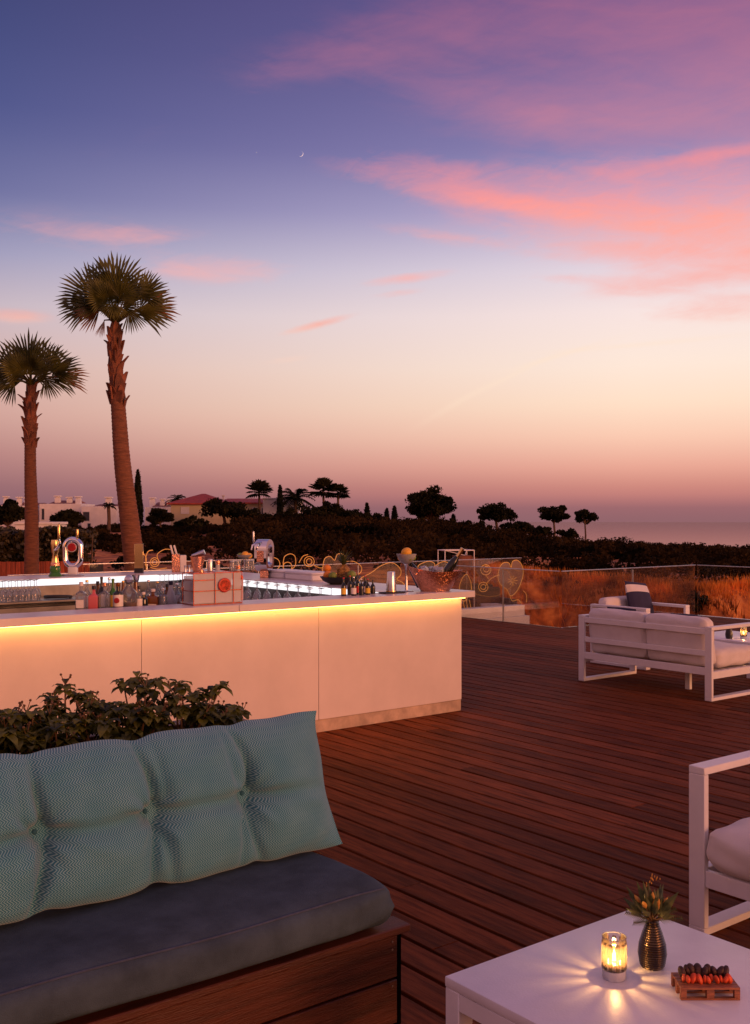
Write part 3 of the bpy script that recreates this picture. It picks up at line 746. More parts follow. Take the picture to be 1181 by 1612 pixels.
def cypress(label, x, ytop, ybase, w, d, seed):
    X_, zg = far_base(x, d); zb = min(zg, zat(ybase, d)); hgt = zat(ytop, d) - zb; wm = w*d/F; rq = np.random.default_rng(seed)
    t = thing('cypress', label, 'cypress', (X_, d, zb), 0, 'slim cypresses on the far slope')
    n = 2200; f = rq.uniform(0.02, 1, n)**.8; prof = np.minimum(1, f*6)*(1 - f**1.6)**.75
    th = rq.uniform(0, 2*pi, n); r = wm/2*prof*rq.uniform(.72, 1.06, n)
    P = np.stack([np.cos(th)*r, np.sin(th)*r, f*hgt], 1)
    np_quads('crown', leafquads(P, rq.uniform(.10, .26, n), rq, 2.4, 2.0), 'cypress_leaf', t)
    b = MB(); b.tube([(0, 0, -.3), (0, 0, hgt*.6)], [wm*.08, wm*.03], 6); b.build('trunk', 'bark', t, smooth=True)
cypress('tall slim cypress rising beside the large palm trunk', 217, 741, 816, 17, 108, 1)
cypress('slim cypress in front of the white flat-roofed house', 441, 766, 815, 9, 100, 2)
cypress('slender cypress just right of the twin fan palms', 578, 794, 834, 10, 104, 3)
cypress('short cypress at the foot of the tallest pine, on its sea side', 714, 812, 834, 7, 104, 4)
cypress('left one of the pair of short cypresses by the tallest pine', 609, 803, 836, 9, 104, 5)
cypress('right one of the pair of short cypresses by the tallest pine', 621, 799, 836, 9, 104, 6)

def far_palm(label, x, ytop, ybase, w, d, seed, feather=False, cat='palm', n=26):
    X_, zg = far_base(x, d); zb = min(zg, zat(ybase, d)); zt = zat(ytop, d); wm = w*d/F; rq = random.Random(seed); r = wm/2
    t = thing('palm_tree', label, cat, (X_, d, zb), 0, 'palms on the far slope'); hub = Vector((0, 0, zt - zb - r*(.75 if feather else .9)))
    b = MB(); tr = .16 if feather else .12; b.tube([(0, 0, -.3), (.05, 0, hub.z*.5), hub], [tr*1.3, tr, tr], 7); b.build('trunk', 'bark', t, smooth=True)
    b = MB()
    for i in range(n):
        a = 2*pi*i/n*1.618*2 + rq.uniform(-.2, .2); e = rq.uniform(-.35, 1.35) if not feather else rq.uniform(-.1, 1.2)
        dr = Vector((cos(a)*cos(e), sin(a)*cos(e), sin(e)))
        if feather:
            Lf = r*1.25; pts = []
            for k in range(7):
                q = k/6; pts.append(hub + dr*Lf*q + Vector((0, 0, -.55*Lf*q*q)))
            for k in range(6):
                p, q = pts[k], pts[k + 1]; tg = (q - p).normalized(); sd_ = tg.cross(Vector((0, 0, 1)));
                if sd_.length < .01: sd_ = Vector((1, 0, 0))
                sd_.normalize(); wl = r*.26*(1 - abs(k/6 - .4)*1.1)
                for sg in (-1, 1):
                    for m in (0, .5):
                        o = p.lerp(q, m); e2 = o + sd_*sg*wl + tg*wl*.7 + Vector((0, 0, -wl*.35)); b.add([o, o + (q - p)*.42, e2], [(0, 1, 2)])
            b.tube(pts, [.035]*6 + [.012], 4)
        else:
            c = hub + dr*r*.45; side = dr.cross(Vector((0, 0, 1)))
            if side.length < .05: side = Vector((1, 0, 0))
            side.normalize(); nrm = side.cross(dr); b.tube([hub, c], .02, 3)
            for k in range(13):
                th = radians(-115 + 230*k/12); ln = r*.55*(.7 + .3*cos(th)); dd = (dr*cos(th) + side*sin(th)); tip = c + dd*ln + Vector((0, 0, -.22*ln)) ; pw = (dr*-sin(th) + side*cos(th))*ln*.13
                b.add([c, c + dd*ln*.55 + pw, tip, c + dd*ln*.55 - pw], [(0, 1, 2, 3)])
    b.build('crown', 'pine_leaf', t); return t
far_palm('fan palm standing behind the red-roofed house', 408, 752, 812, 50, 108, 1, n=34)
far_palm('feather palm with arching fronds behind the flat-roofed house', 465, 760, 810, 66, 108, 2, True, n=44)
far_palm('taller one of the twin fan palms', 509, 749, 812, 56, 106, 3, n=38)
far_palm('lower right one of the twin fan palms', 532, 758, 815, 44, 106, 4, n=34)
far_palm('small palm behind the hip-roofed cream house', 279, 774, 815, 34, 118, 5, True)
far_palm('little palm in front of the row houses beside the large trunk', 171, 788, 825, 22, 96, 6, True)
far_palm('small pale palm between two cypresses', 593, 806, 834, 20, 104, 7)

# ------------------------------------------------------------------ houses on the rise
def house(label, x0, x1, ytop, ybase, d, wall='white_plaster', depth=6.0, chim=(), roof=None, wins=(), rz=0.0, name='house', cat='house'):
    k = d/F; X0 = (x0 - CX)*k; X1 = (x1 - CX)*k; zb = zat(ybase, d) - .8; zt = zat(ytop, d); w = X1 - X0; hgt = zt - zb
    t = thing(name, label, cat, ((X0 + X1)/2, d, zb), rz)
    b = MB(); b.box(-w/2, w/2, 0, depth, 0, hgt); b.build('wall', wall, t, bevel=.03)
    r = None
    if roof and roof[0] == 'hip':
        rh = (ytop - roof[1])*k; e = .35; b = MB()
        vs = [(-w/2 - e, -e, hgt), (w/2 + e, -e, hgt), (w/2 + e, depth + e, hgt), (-w/2 - e, depth + e, hgt), (-w/2 + w*roof[2], depth*.45, hgt + rh), (-w/2 + w*roof[3], depth*.45, hgt + rh)]
        vs += [(p[0], p[1], p[2] - .14) for p in vs[:4]]
        b.add(vs, [(0, 1, 5, 4), (1, 2, 5), (2, 3, 4, 5), (3, 0, 4), (6, 7, 1, 0), (7, 8, 2, 1), (8, 9, 3, 2), (9, 6, 0, 3), (9, 8, 7, 6)]); r = b.build('roof', roof[4], t)
    elif roof and roof[0] == 'shed':
        rh = (ytop - roof[1])*k; b = MB(); xa, xb = (roof[2] - .5)*w, (roof[3] - .5)*w
        b.add([(xa, .2, hgt), (xb, .2, hgt), (xb, depth, hgt + rh*.3), (xa, depth, hgt + rh*.3), (xa, depth*.6, hgt + rh), (xb, depth*.6, hgt + rh)], [(0, 1, 5, 4), (4, 5, 2, 3), (1, 2, 5), (0, 4, 3)]); r = b.build('roof', roof[4], t)
    else:
        b = MB(); b.box(-w/2 - .06, w/2 + .06, -.06, depth + .06, hgt + .002, hgt + .16); r = b.build('roof', wall, t, bevel=.02)
    for (cx, ct, cw) in chim:
        xx = (cx - CX)*k - (X0 + X1)/2; cwm = cw*k; ch = (ytop - ct)*k; b = MB(); b.box(xx - cwm/2, xx + cwm/2, 1.2, 1.2 + cwm, hgt - .3, hgt + ch - .26); c = b.build('chimney', 'white_plaster', r, bevel=.01)
        b = MB(); b.box(xx - cwm*.36, xx + cwm*.36, 1.2 + cwm*.14, 1.2 + cwm*.86, hgt + ch - .26, hgt + ch - .12); b.box(xx - cwm*.66, xx + cwm*.66, 1.2 - cwm*.16, 1.2 + cwm*1.16, hgt + ch - .12, hgt + ch + .02); b.build('chimney_cap', 'white_plaster', r, bevel=.01)
    for (wx0, wx1, wy0, wy1, mat) in wins:
        a0 = (wx0 - CX)*k - (X0 + X1)/2; a1 = (wx1 - CX)*k - (X0 + X1)/2; z0 = zat(wy1, d) - zb; z1 = zat(wy0, d) - zb
        b = MB(); f = .07
        b.box(a0 - f, a1 + f, -.05, .02, z0 - f, z0); b.box(a0 - f, a1 + f, -.05, .02, z1, z1 + f); b.box(a0 - f, a0, -.05, .02, z0, z1); b.box(a1, a1 + f, -.05, .02, z0, z1); wn = b.build('window', 'shutter', t)
        b = MB(); b.box(a0, a1, -.018, .02, z0, z1); b.build('pane', mat, wn)
    return t
house('white row house with one chimney at the left picture edge', -30, 26, 795, 830, 122, chim=((3, 781, 7),), roof=('shed', 790, .5, 1, 'roof_brown'))
house('white row house seen between the left palm and its chimneys', 17, 60, 796, 828, 121, chim=((24, 782, 7), (36, 783, 6)), roof=('shed', 791, .3, .9, 'roof_brown'), wins=((30, 34, 806, 814, 'window_dark'),))
house('white row house with brown lean-to roof right of the left palm', 62, 128, 793, 830, 120, chim=((85, 780, 8), (104, 782, 8), (118, 781, 8)), roof=('shed', 787, .2, .78, 'roof_brown'), wins=((66, 70, 801, 818, 'window_dark'),))
house('white cube house with dark door beside the large palm', 128, 184, 797, 840, 116, chim=((166, 782, 9),), roof=('shed', 793, .3, 1, 'roof_brown'), wins=((131, 141, 806, 820, 'window_dark'), (138, 143, 824, 838, 'window_dark')))
house('white house with two chimneys between cypress and cream house', 228, 270, 798, 828, 120, chim=((236, 783, 8), (252, 785, 7), (262, 786, 5)), roof=('shed', 790, .25, 1, 'roof_brown'))
house('cream house with red hip roof', 269, 352, 792, 830, 106, 'cream_plaster', 8, roof=('hip', 776, .48, .55, 'roof_tile'), wins=((286, 297, 799, 808, 'shutter'),))
house('long low house with red tiled roof right of the cream house', 344, 424, 791, 826, 112, 'cream_plaster', 7, chim=((349, 779, 4),), roof=('hip', 784, .1, .92, 'roof_tile'), wins=((356, 362, 799, 806, 'window_dark'), (398, 404, 800, 810, 'window_dark'), (412, 416, 800, 810, 'window_dark')))
house('pale flat-roofed house beside the feather palm', 414, 470, 786, 822, 110, 'white_plaster', 7, wins=((458, 463, 798, 808, 'window_dark'), (432, 434, 790, 793, 'window_dark')))
house('low white garden building roof behind the hedge', 24, 82, 826, 836, 62, 'white_plaster', 3, name='garden_building', cat='building')

# ------------------------------------------------------------------ hedge in a red plank planter behind the bar
dH = 19.5
x0, x1 = (-60 - CX)/F*dH, (141 - CX)/F*dH; zt = zat(884, dH)
t = thing('plank_planter', 'red wooden planter of upright planks behind the back bar', 'planter', (x0, dH, -.5))
npl = 26; w = (x1 - x0)/npl
for i in range(npl):
    b = MB(); b.box(i*w + .004, (i + 1)*w - .004, 0, .03, 0, zt + .5 + random.uniform(-.006, .006)); b.build('plank', 'red_wood', t)
b = MB(); b.box(.0, x1 - x0, .032, 1.0, 0, zt + .44); b.build('planter_core', 'soil', t)
t = thing('hedge', 'dark clipped hedge growing in the red plank planter', 'hedge', (x0, dH + .05, zt - .1))
nq = 9000; rq = np.random.default_rng(21); hz = zat(836, dH) - zt + .1
P = np.stack([rq.uniform(.02, x1 - x0 - .1, nq), rq.uniform(.02, .9, nq), rq.uniform(0.02, 1, nq)], 1); f = rq.integers(0, 3, nq)
P[:, 1] = np.where(f == 0, rq.uniform(.02, .2, nq), P[:, 1]); P[:, 2] = np.where(f == 1, rq.uniform(.85, 1.04, nq), P[:, 2]); P[:, 2] *= hz + .04*np.sin(P[:, 0]*5)
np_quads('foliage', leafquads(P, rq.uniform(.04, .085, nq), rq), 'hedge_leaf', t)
b = MB()
for i in range(10): b.tube([(.3 + i*.22, .45, 0), (.33 + i*.22, .45, hz*.8)], [.02, .008], 5)
b.build('stem', 'bark', t)

# ------------------------------------------------------------------ the two tall fan palms
def fan(mb, c, dr, nrm, R, n, spread, droop, rq):
    dr = dr.normalized(); side = dr.cross(nrm).normalized(); nrm = side.cross(dr).normalized(); inner = .46
    for k in range(n):
        th = radians(-spread + 2*spread*(k + rq.uniform(-.15, .15))/(n - 1)); dd = dr*cos(th) + side*sin(th)
        ln = R*(.78 + .22*cos(th*.8))*rq.uniform(.88, 1.05); half = radians(spread)/(n - 1)
        da = dr*cos(th - half) + side*sin(th - half); db = dr*cos(th + half) + side*sin(th + half)
        fold = nrm*ln*.022; tw = rq.uniform(-.05, .05)
        sag = lambda q: Vector((0, 0, -droop*ln*q*q)) + nrm*(tw*ln*q*q)
        m = ln*inner; p0 = c + dd*m + fold + sag(inner); pa = c + da*m - fold + sag(inner); pb = c + db*m - fold + sag(inner)
        q1 = .76; wdt = ln*q1*half*.60; pe = (db - da).normalized()*wdt; e0 = c + dd*ln*q1 + sag(q1)
        tip = c + dd*ln + sag(1.0) + Vector((0, 0, -rq.uniform(0, .05)*ln))
        mb.add([c, pa, p0, pb, e0 - pe, e0 + pe, tip], [(0, 1, 2), (0, 2, 3), (1, 4, 2), (2, 4, 5), (2, 5, 3), (4, 6, 5)])
def tall_palm(name, label, trunkpx, d, crown, hubpx, seed, bootfrom):
    rq = random.Random(seed); base = dp(trunkpx[0][0], trunkpx[0][1], d); base.z = -.25
    t = thing(name, label, 'palm', base, 0, 'tall fan palms behind the bar')
    pts = []; rad = []; k = d/F
    for (x, y, w) in trunkpx: p = dp(x, y, d) - base; pts.append(p); rad.append(w*k/2)
    pts = [Vector((pts[0].x + (pts[0].x - pts[1].x)*.5, 0, 0))] + pts; rad = [rad[0]*1.06] + rad
    # dense spline with leaf-scar rings
    P = smooth_loop([tuple(p) for p in pts], 40, False); Rr = []
    for i in range(len(P)):
        q = i/(len(P) - 1)*(len(rad) - 1); j = min(len(rad) - 2, int(q)); Rr.append((rad[j] + (rad[j+1] - rad[j])*(q - j))*(1 + .028*(1 if i % 3 == 0 else -.4) + .012*rq.uniform(-1, 1)))
    b = MB(); b.tube(P, Rr, 18); b.build('trunk', 'palm_trunk', t, smooth=True, angle=60)
    # clinging leaf bases on the upper trunk
    hub = dp(hubpx[0], hubpx[1], d) - base; zmin = zat(bootfrom, d) - base.z
    nbt = 46
    for i in range(nbt):
        z = zmin + (hub.z - .16 - zmin)*(i/nbt); j = min(range(len(P)), key=lambda q: abs(P[q][2] - z)); c = Vector(P[j]); r = Rr[j]
        a = i*2.4 + rq.uniform(-.3, .3); o = Vector((cos(a), sin(a), 0)); s_ = Vector((-sin(a), cos(a), 0)); h_ = rq.uniform(.14, .24); wd = r*rq.uniform(.55, .8); fl_ = rq.uniform(.005, .045) if i % 7 else rq.uniform(.09, .16)
        b = MB(); r *= .92; lo = c + o*(r*.96); hi = c + o*(r*1.03 + fl_) + Vector((0, 0, h_)); mid = c + o*(r*1.04 + fl_*.3) + Vector((0, 0, h_*.6)); tw = s_*rq.uniform(-.06, .06)
        vv = [lo - s_*wd, lo + s_*wd, mid + s_*wd*.75 + tw, mid - s_*wd*.75 + tw, hi + s_*wd*.22 + tw*2, hi - s_*wd*.22 + tw*2]; vi = [q - o*.022 for q in vv]
        b.add(vv + vi, [(0, 1, 2, 3), (3, 2, 4, 5), (7, 6, 9, 8), (8, 9, 11, 10), (1, 0, 6, 7), (2, 1, 7, 8), (0, 3, 9, 6), (4, 2, 8, 10), (3, 5, 11, 9), (5, 4, 10, 11)])
        b.build('leaf_base', 'palm_boot', t)
    for (cx_, cy_, dep, ang, out, tilt, Rp, spr, dry) in crown:   # fan centre, depth offset, axis angle (0 = right, 90 = up), towards the viewer, fan tilt, radius, half spread
        a = radians(ang); c = dp(cx_, cy_, d) - base + Vector((0, dep, 0)); dr = Vector((cos(a), -out, sin(a))).normalized()
        nr = Vector((sin(radians(tilt))*.5, -cos(radians(tilt)), sin(radians(tilt))*.85))
        b = MB(); fan(b, c, dr, nr, Rp*k, max(9, int(spr*.31)), spr, .10 if sin(a) < .35 else .03, rq)
        o = hub + Vector((0, dep*.1, -.05)); b.tube([o, o.lerp(c, .5) + Vector((0, 0, .03)), c, c + dr*Rp*k*.3], [.024, .016, .012, .004], 5)
        b.build('frond', 'palm_dry' if dry else 'palm_leaf', t)
    return t
dP = 16.5
crownA = [(180, 484, -.30, 92, .5, 30, 44, 100, 0), (198, 488, -.2, 24, .35, 30, 46, 60, 0), (164, 488, -.2, 156, .35, 30, 46, 60, 0), (182, 490, -.34, -80, .8, 60, 26, 80, 0), (186, 461, -.12, 84, .10, 5, 68, 84, 0), (150, 469, -.05, 148, .08, 8, 64, 82, 0), (168, 457, .18, 118, -.15, 0, 64, 52, 0), (222, 465, .0, 26, .10, 20, 50, 64, 0), (216, 489, -.08, -3, .12, 30, 68, 40, 0), (206, 491, -.1, -48, .2, 25, 40, 52, 0), (204, 467, .22, 58, -.2, 0, 58, 56, 0),
          (160, 487, -.1, 212, .15, 20, 44, 44, 1), (142, 479, .05, 190, .05, 15, 54, 46, 0), (196, 475, -.32, 60, .75, 40, 44, 88, 0), (172, 479, -.32, 128, .75, 40, 44, 84, 0), (224, 483, .12, 14, -.1, 20, 58, 32, 1), (166, 505, -.05, 252, .1, 10, 26, 18, 1), (186, 467, .34, 92, -.7, 10, 60, 70, 0), (214, 479, .3, 20, -.7, 20, 50, 60, 0), (156, 479, .3, 160, -.7, 20, 50, 60, 0), (188, 485, -.3, -70, .9, 60, 30, 70, 0)]
tall_palm('fan_palm', 'taller fan palm with thick trunk behind the back bar', [(213, 905, 33), (204, 820, 30), (193, 730, 26), (187, 650, 23), (182, 580, 21), (180, 530, 17), (182, 508, 13)], dP, crownA, (182, 504), 4, 640)
crownB = [(50, 593, -.28, 90, .5, 30, 40, 100, 0), (62, 595, -.2, 22, .35, 30, 42, 60, 0), (38, 595, -.2, 158, .35, 30, 42, 60, 0), (48, 579, -.1, 91, .10, 5, 63, 72, 0), (24, 587, -.05, 142, .08, 8, 56, 70, 0), (14, 595, 0, 184, .1, 15, 50, 54, 0), (76, 585, 0, 40, .1, 18, 50, 44, 0), (84, 587, -.08, 7, .12, 30, 56, 42, 0), (74, 597, -.1, -48, .2, 25, 36, 50, 0), (26, 601, -.1, 226, .15, 20, 38, 48, 0),
          (58, 575, .22, 62, -.2, 0, 54, 54, 0), (38, 579, .22, 116, -.2, 0, 56, 52, 0), (58, 585, -.3, 55, .75, 40, 40, 84, 0), (40, 589, -.3, 130, .75, 40, 40, 80, 0), (84, 591, .15, 2, -.15, 20, 54, 26, 1), (50, 583, .3, 90, -.7, 10, 50, 66, 0), (72, 591, .3, 15, -.7, 20, 44, 56, 0), (28, 593, .3, 165, -.7, 20, 44, 56, 0)]
tall_palm('fan_palm', 'shorter fan palm with slim trunk at the left edge', [(50, 908, 23), (50, 820, 21), (48, 740, 18), (48, 680, 17), (49, 640, 16), (50, 605, 10)], 17.8, crownB, (50, 602), 9, 705)

# ------------------------------------------------------------------ young moon and evening star
b = MB(); Rm = 4.6*3000/F; n = 20; o_, i_ = [], []
for k in range(n + 1):
    a = radians(-100 + 200*k/n); o_.append((Rm*cos(a), Rm*sin(a))); i_.append((Rm*cos(a)*.86 , Rm*sin(a)))
poly = o_ + i_[::-1][1:-1]
mt = Matrix.Rotation(radians(35), 4, 'Y'); b.prism(poly, .4, mt)
struct(b.build('moon', 'moon_white', loc=dp(473, 242, 3000)))
b = MB(); b.ball((0, 0, 0), .42*3000/F, 8, 6); struct(b.build('evening_star', 'moon_white', loc=dp(404, 240, 3000)))

# ================================================================== THE BAR
CU, CV = UV(gp(727, 1118.6))
ZC = 1.055                                       # top of the counter
LB = -7.5
bar = thing('bar_counter', 'long white bar counter with glowing strip under its stone top', 'bar', D(CU, CV), RZ)
def bx(name, mat, x0, x1, y0, y1, z0, z1, bevel=.003, parent=None):
    b = MB(); b.box(x0, x1, y0, y1, z0, z1); return b.build(name, mat, parent or bar, bevel=bevel)
bx('plinth', 'plinth_stone', LB, -.002, .006, .30, 0, .098)
s1 = hit_v(502, CV)[0] - CU; s2 = hit_v(223, CV)[0] - CU; edges = [0, s1, s2, s2 - (s1 - s2), s2 - 2*(s1 - s2), LB]
for a, c in zip(edges, edges[1:]):
    bx('front_panel', 'laminate', c + .0018, a - .0018, 0, .022, .1005, .985, .0015)
bx('carcass', 'steel_dark', LB, -.03, .024, .24, .10, .985, 0)
bx('end_panel', 'laminate', -.022, -.001, .0235, 4.62, .1005, .985, .002)
u377 = hit_v(377, CV - .1)[0] - CU
stop = bx('countertop', 'stone', u377 + .0015, .07, -.10, .25, 1.0, ZC, .004)
bx('countertop', 'stone', LB, u377 - .0015, -.10, .25, 1.0, ZC, .004)
bx('countertop', 'stone', -.64, .07, .2515, 4.048, 1.0, ZC, .004)
bx('countertop', 'stone', LB, .07, 4.0495, 4.70, 1.0, ZC, .004)
bx('led_strip', 'led_warm', LB, -.004, -.050, -.022, .992, .9985, 0)
bx('led_band', 'led_cool', LB, -.66, 4.032, 4.0485, .980, 1.046, 0)
bx('led_band', 'led_cool', -.657, -.6415, .27, 4.025, .985, 1.046, 0)
bx('back_carcass', 'steel_dark', LB, -.03, 4.08, 4.60, 0, .998, 0)
bx('leg_carcass', 'steel_dark', -.60, -.03, .26, 4.07, 0, .998, 0)
bx('service_ledge', 'steel_dark', LB, -.66, .252, .70, .985, 1.002)
bx('glass_shelf', 'steel_dark', LB, -.66, 3.55, 4.03, .838, .860)
bx('glass_shelf', 'steel_dark', -1.12, -.61, .75, 2.9, .838, .860)
for xx in (-6.2, -4.7, -3.2, -1.7):
    bx('cabinet_door', 'steel_dark', xx, xx + 1.42, 3.57, 3.60, .12, .80, .004)
bx('shelf_support', 'steel', -1.10, -1.06, 1.0, 1.04, 0, .8375); bx('shelf_support', 'steel', -1.10, -1.06, 2.16, 2.20, 0, .8375)

def ob(x, yl, z=ZC):                             # sight column x meets the bar line yl
    u, d = hit_v(x, CV + yl); return D(u, CV + yl, z), d
def oleg(x, xl, z=ZC):
    v, d = hit_u(x, CU + xl); return D(CU + xl, v, z), d
def lat(t, name, mat, prof, n=20, smooth=True, m=None, angle=38):
    b = MB(); b.lathe(prof, n, m=m); return b.build(name, mat, t, smooth=smooth, angle=angle)
LEDGE = 1.0022
def bottle(label, x, ytop, yl, r, mat, cap='black', lab=None, shape='gin', z0=LEDGE, labz=(.15, .5), labw=1.0, seal=None, rz=0.0):
    p, d = ob(x, yl, z0); h = zat(ytop, d) - z0
    t = thing('bottle', label, 'bottle', p, rz, 'bottles on the bar')
    n = 4 if shape == 'square' else 18; k = 1.3 if n == 4 else 1.0; m = Matrix.Rotation(pi/4, 4, 'Z') if n == 4 else None
    if shape in ('gin', 'square'): pr = [(r*.93, 0), (r, .006), (r, .60*h), (r*.93, .65*h)]; nk = [(r*.40, .72*h), (r*.36, .87*h)]
    elif shape == 'wine': pr = [(r*.95, 0), (r, .006), (r, .52*h), (r*.85, .60*h)]; nk = [(r*.42, .70*h), (r*.34, .78*h), (r*.34, .93*h)]
    elif shape == 'cone': pr = [(r*.95, 0), (r, .01), (r*.98, .2*h)]; nk = [(r*.75, .45*h), (r*.38, .70*h), (r*.30, .86*h)]
    else: pr = [(r*.7, 0), (r*.95, .05*h), (r, .25*h), (r*.95, .42*h)]; nk = [(r*.7, .54*h), (r*.35, .62*h), (r*.3, .84*h)]
    pr = [(a*k, z) for a, z in pr] + nk
    b = MB(); b.lathe(pr, n, m=m); b.build('body', mat, t, smooth=n > 4, bevel=.004 if n == 4 else 0)
    zc = nk[-1][1]; lat(t, 'cap', cap, [(nk[-1][0]*1.12, zc), (nk[-1][0]*1.15, zc + .004), (nk[-1][0]*1.15, h - .003), (nk[-1][0]*.95, h)], 14)
    if lab:
        if n == 4:
            b = MB(); s_ = r*k/sqrt(2) + .0012; b.box(-s_*.8, s_*.8, -s_ - .0008, -s_, labz[0]*h, labz[1]*h); b.build('paper_label', lab, t)
        else: lat(t, 'paper_label', lab, [(r*1.02, labz[0]*h), (r*1.02, labz[1]*h)], 18)
    if seal:
        b = MB(); b.lathe([(.020, 0), (.020, .004), (.015, .006)], 16, m=Matrix.Translation((0, -r*1.03, .42*h)) @ Matrix.Rotation(pi/2, 4, 'X')); b.build('seal', seal, t)
    return t
bottle('clear square gin bottle with pale stopper at the left of the row', 128, 916, 0.45, .036, 'bottle_glass', 'paper', 'paper', 'square', labz=(.2, .45))
bottle('pink square bottle with black cap', 148, 922, 0.43, .036, 'pink_liquid', 'black', None, 'square')
bottle('dark slim bottle behind the pink one', 160, 908, 0.55, .028, 'dark_bottle', 'black', 'paper', 'wine')
bottle('clear square bottle with amber stopper right of the pink bottle', 165, 917, 0.39, .037, 'bottle_glass', 'copper', None, 'square')
bottle('bottle with bright green neck between clear and red-sealed bottles', 178, 911, 0.53, .030, 'green_bottle', 'green_bottle', 'paper_yellow', 'wine')
bottle('dark red bottle with white label and red seal', 186, 917, 0.38, .037, 'dark_bottle', 'amber', 'paper', 'gin', labz=(.22, .60), seal='emblem_red')
bottle('dark short bottle with white collar right of the decanter', 226, 932, 0.41, .035, 'dark_bottle', 'paper', None, 'gin')
bottle('squat amber bottle with cream stopper', 241, 927, 0.45, .044, 'amber', 'paper', 'paper', 'square', labz=(.15, .3))
bottle('clear round bottle right of the squat amber bottle', 257, 926, 0.41, .034, 'bottle_glass', 'chrome', None, 'gin')
bottle('white cone-shouldered bottle with dark blue cap', 269, 915, 0.51, .046, 'frost_glass', 'navy', 'black', 'cone', labz=(.0, .16))
bottle('round decanter bottle with copper stopper beside the crate', 288, 924, 0.41, .044, 'bottle_glass', 'copper', 'amber', 'flask', labz=(.10, .30))
bottle('tall clear bottle behind the dark short bottle', 234, 913, 0.57, .030, 'bottle_glass', 'chrome', None, 'wine')
for (x_, yt_, yl_, r_, mt_, cp_, lb_, sh_, txt) in [(137, 913, .60, .03, 'bottle_glass', 'gold', 'paper', 'wine', 'tall clear bottle with gold cap in the rear row'), (154, 915, .62, .032, 'amber', 'black', 'paper', 'gin', 'amber bottle with paper label in the rear row'), (172, 909, .62, .028, 'bottle_glass', 'chrome', None, 'wine', 'slim clear bottle with silver cap in the rear row'),
        (194, 914, .60, .03, 'amber', 'gold', 'paper_yellow', 'wine', 'amber bottle with yellow label left of the decanter'), (219, 922, .40, .026, 'bottle_glass', 'black', 'paper', 'gin', 'small clear bottle with black cap right of the decanter'), (248, 915, .60, .03, 'bottle_glass', 'gold', None, 'wine', 'clear bottle with gold cap behind the squat amber one'), (263, 919, .62, .03, 'amber', 'black', 'paper', 'gin', 'amber bottle behind the cone-shouldered one'), (279, 918, .56, .028, 'bottle_glass', 'chrome', 'paper', 'wine', 'clear bottle with paper label left of the round decanter bottle'),
        (298, 922, .50, .028, 'dark_bottle', 'red_cap', 'paper', 'wine', 'dark bottle with red cap touching the crate')]:
    bottle(txt, x_, yt_, yl_, r_, mt_, cp_, lb_, sh_)
# crystal decanter
p, d = ob(203, .45, LEDGE); h = zat(905, d) - LEDGE
t = thing('decanter', 'dark crystal decanter with round stopper in the bottle row', 'decanter', p, .3)
b = MB(); b.lathe([(.05, 0), (.072, .02), (.078, .09), (.06, .14), (.02, .19), (.017, h - .07), (.026, h - .065)], 9); b.build('body', 'bottle_glass', t, bevel=.003)
lat(t, 'whisky', 'amber', [(.046, .006), (.066, .024), (.072, .07)], 9, False)
b = MB(); b.ball((0, 0, h - .035), .036, 9, 6); b.build('stopper', 'steel', t)
p, d = ob(214, .50, LEDGE); t = thing('decanter', 'slim dark decanter with silver neck touching the crystal decanter', 'decanter', p); h = zat(905, d) - LEDGE
lat(t, 'body', 'amber', [(.034, 0), (.04, .01), (.04, .10), (.018, .16), (.015, h*.85)]); lat(t, 'neck', 'chrome', [(.017, h*.8), (.024, h*.86), (.03, h)], 14)

# crate of copper rods with three sealed bottles
pL, dL = ob(305, .03, ZC); pR, dR = ob(381, .03, ZC); wcr = (pR - pL).length; hcr = zat(903, dL) - ZC
cr = thing('bottle_crate', 'frosted bottle crate in a copper rod frame with red round emblem', 'crate', pL, RZ)
b = MB(); r = .0032; dpt = .17
for z in (.004, hcr*.44, hcr*.78, hcr):
    for a, c in (((0, 0), (wcr, 0)), ((0, dpt), (wcr, dpt)), ((0, 0), (0, dpt)), ((wcr, 0), (wcr, dpt))):
        if z == hcr*.78 and a[1] == 0 and c[1] == 0: b.tube([(a[0], a[1], z), (wcr*.42, c[1], z)], r, 6)
        else: b.tube([(*a, z), (*c, z)], r, 6)
for xx in (0, wcr*.44, wcr*.82, wcr):
    for yy in (0, dpt): b.tube([(xx, yy, .002), (xx, yy, hcr)], r, 6)
b.build('rod_frame', 'copper_dark', cr, smooth=True)
b = MB(); b.box(.006, wcr - .006, .007, .010, .012, hcr*.98); b.build('front_pane', 'frost_glass', cr)
b = MB(); b.box(.006, wcr - .006, dpt - .010, dpt - .007, .012, hcr*.9); b.build('rear_pane', 'frost_glass', cr)
b = MB(); b.box(.006, wcr - .006, .012, dpt - .012, .008, .014); b.build('floor_pane', 'frost_glass', cr)
em = MB(); mt = Matrix.Translation((wcr*.63, .0, hcr*.60)) @ Matrix.Rotation(pi/2, 4, 'X')
em.lathe([(.052, 0), (.054, .004), (.048, .007)], 24, m=mt); emo = em.build('emblem', 'emblem_red', cr, smooth=True)
b = MB(); b.lathe([(.041, .0075), (.044, .0085), (.047, .0075)], 24, m=mt)
for k in range(8):
    a = k*pi/4; b.tube([mt @ Vector((.008*cos(a), .008*sin(a), .008)), mt @ Vector((.038*cos(a), .038*sin(a), .008))], .0025, 4)
b.build('emblem_rays', 'red_seal', emo)
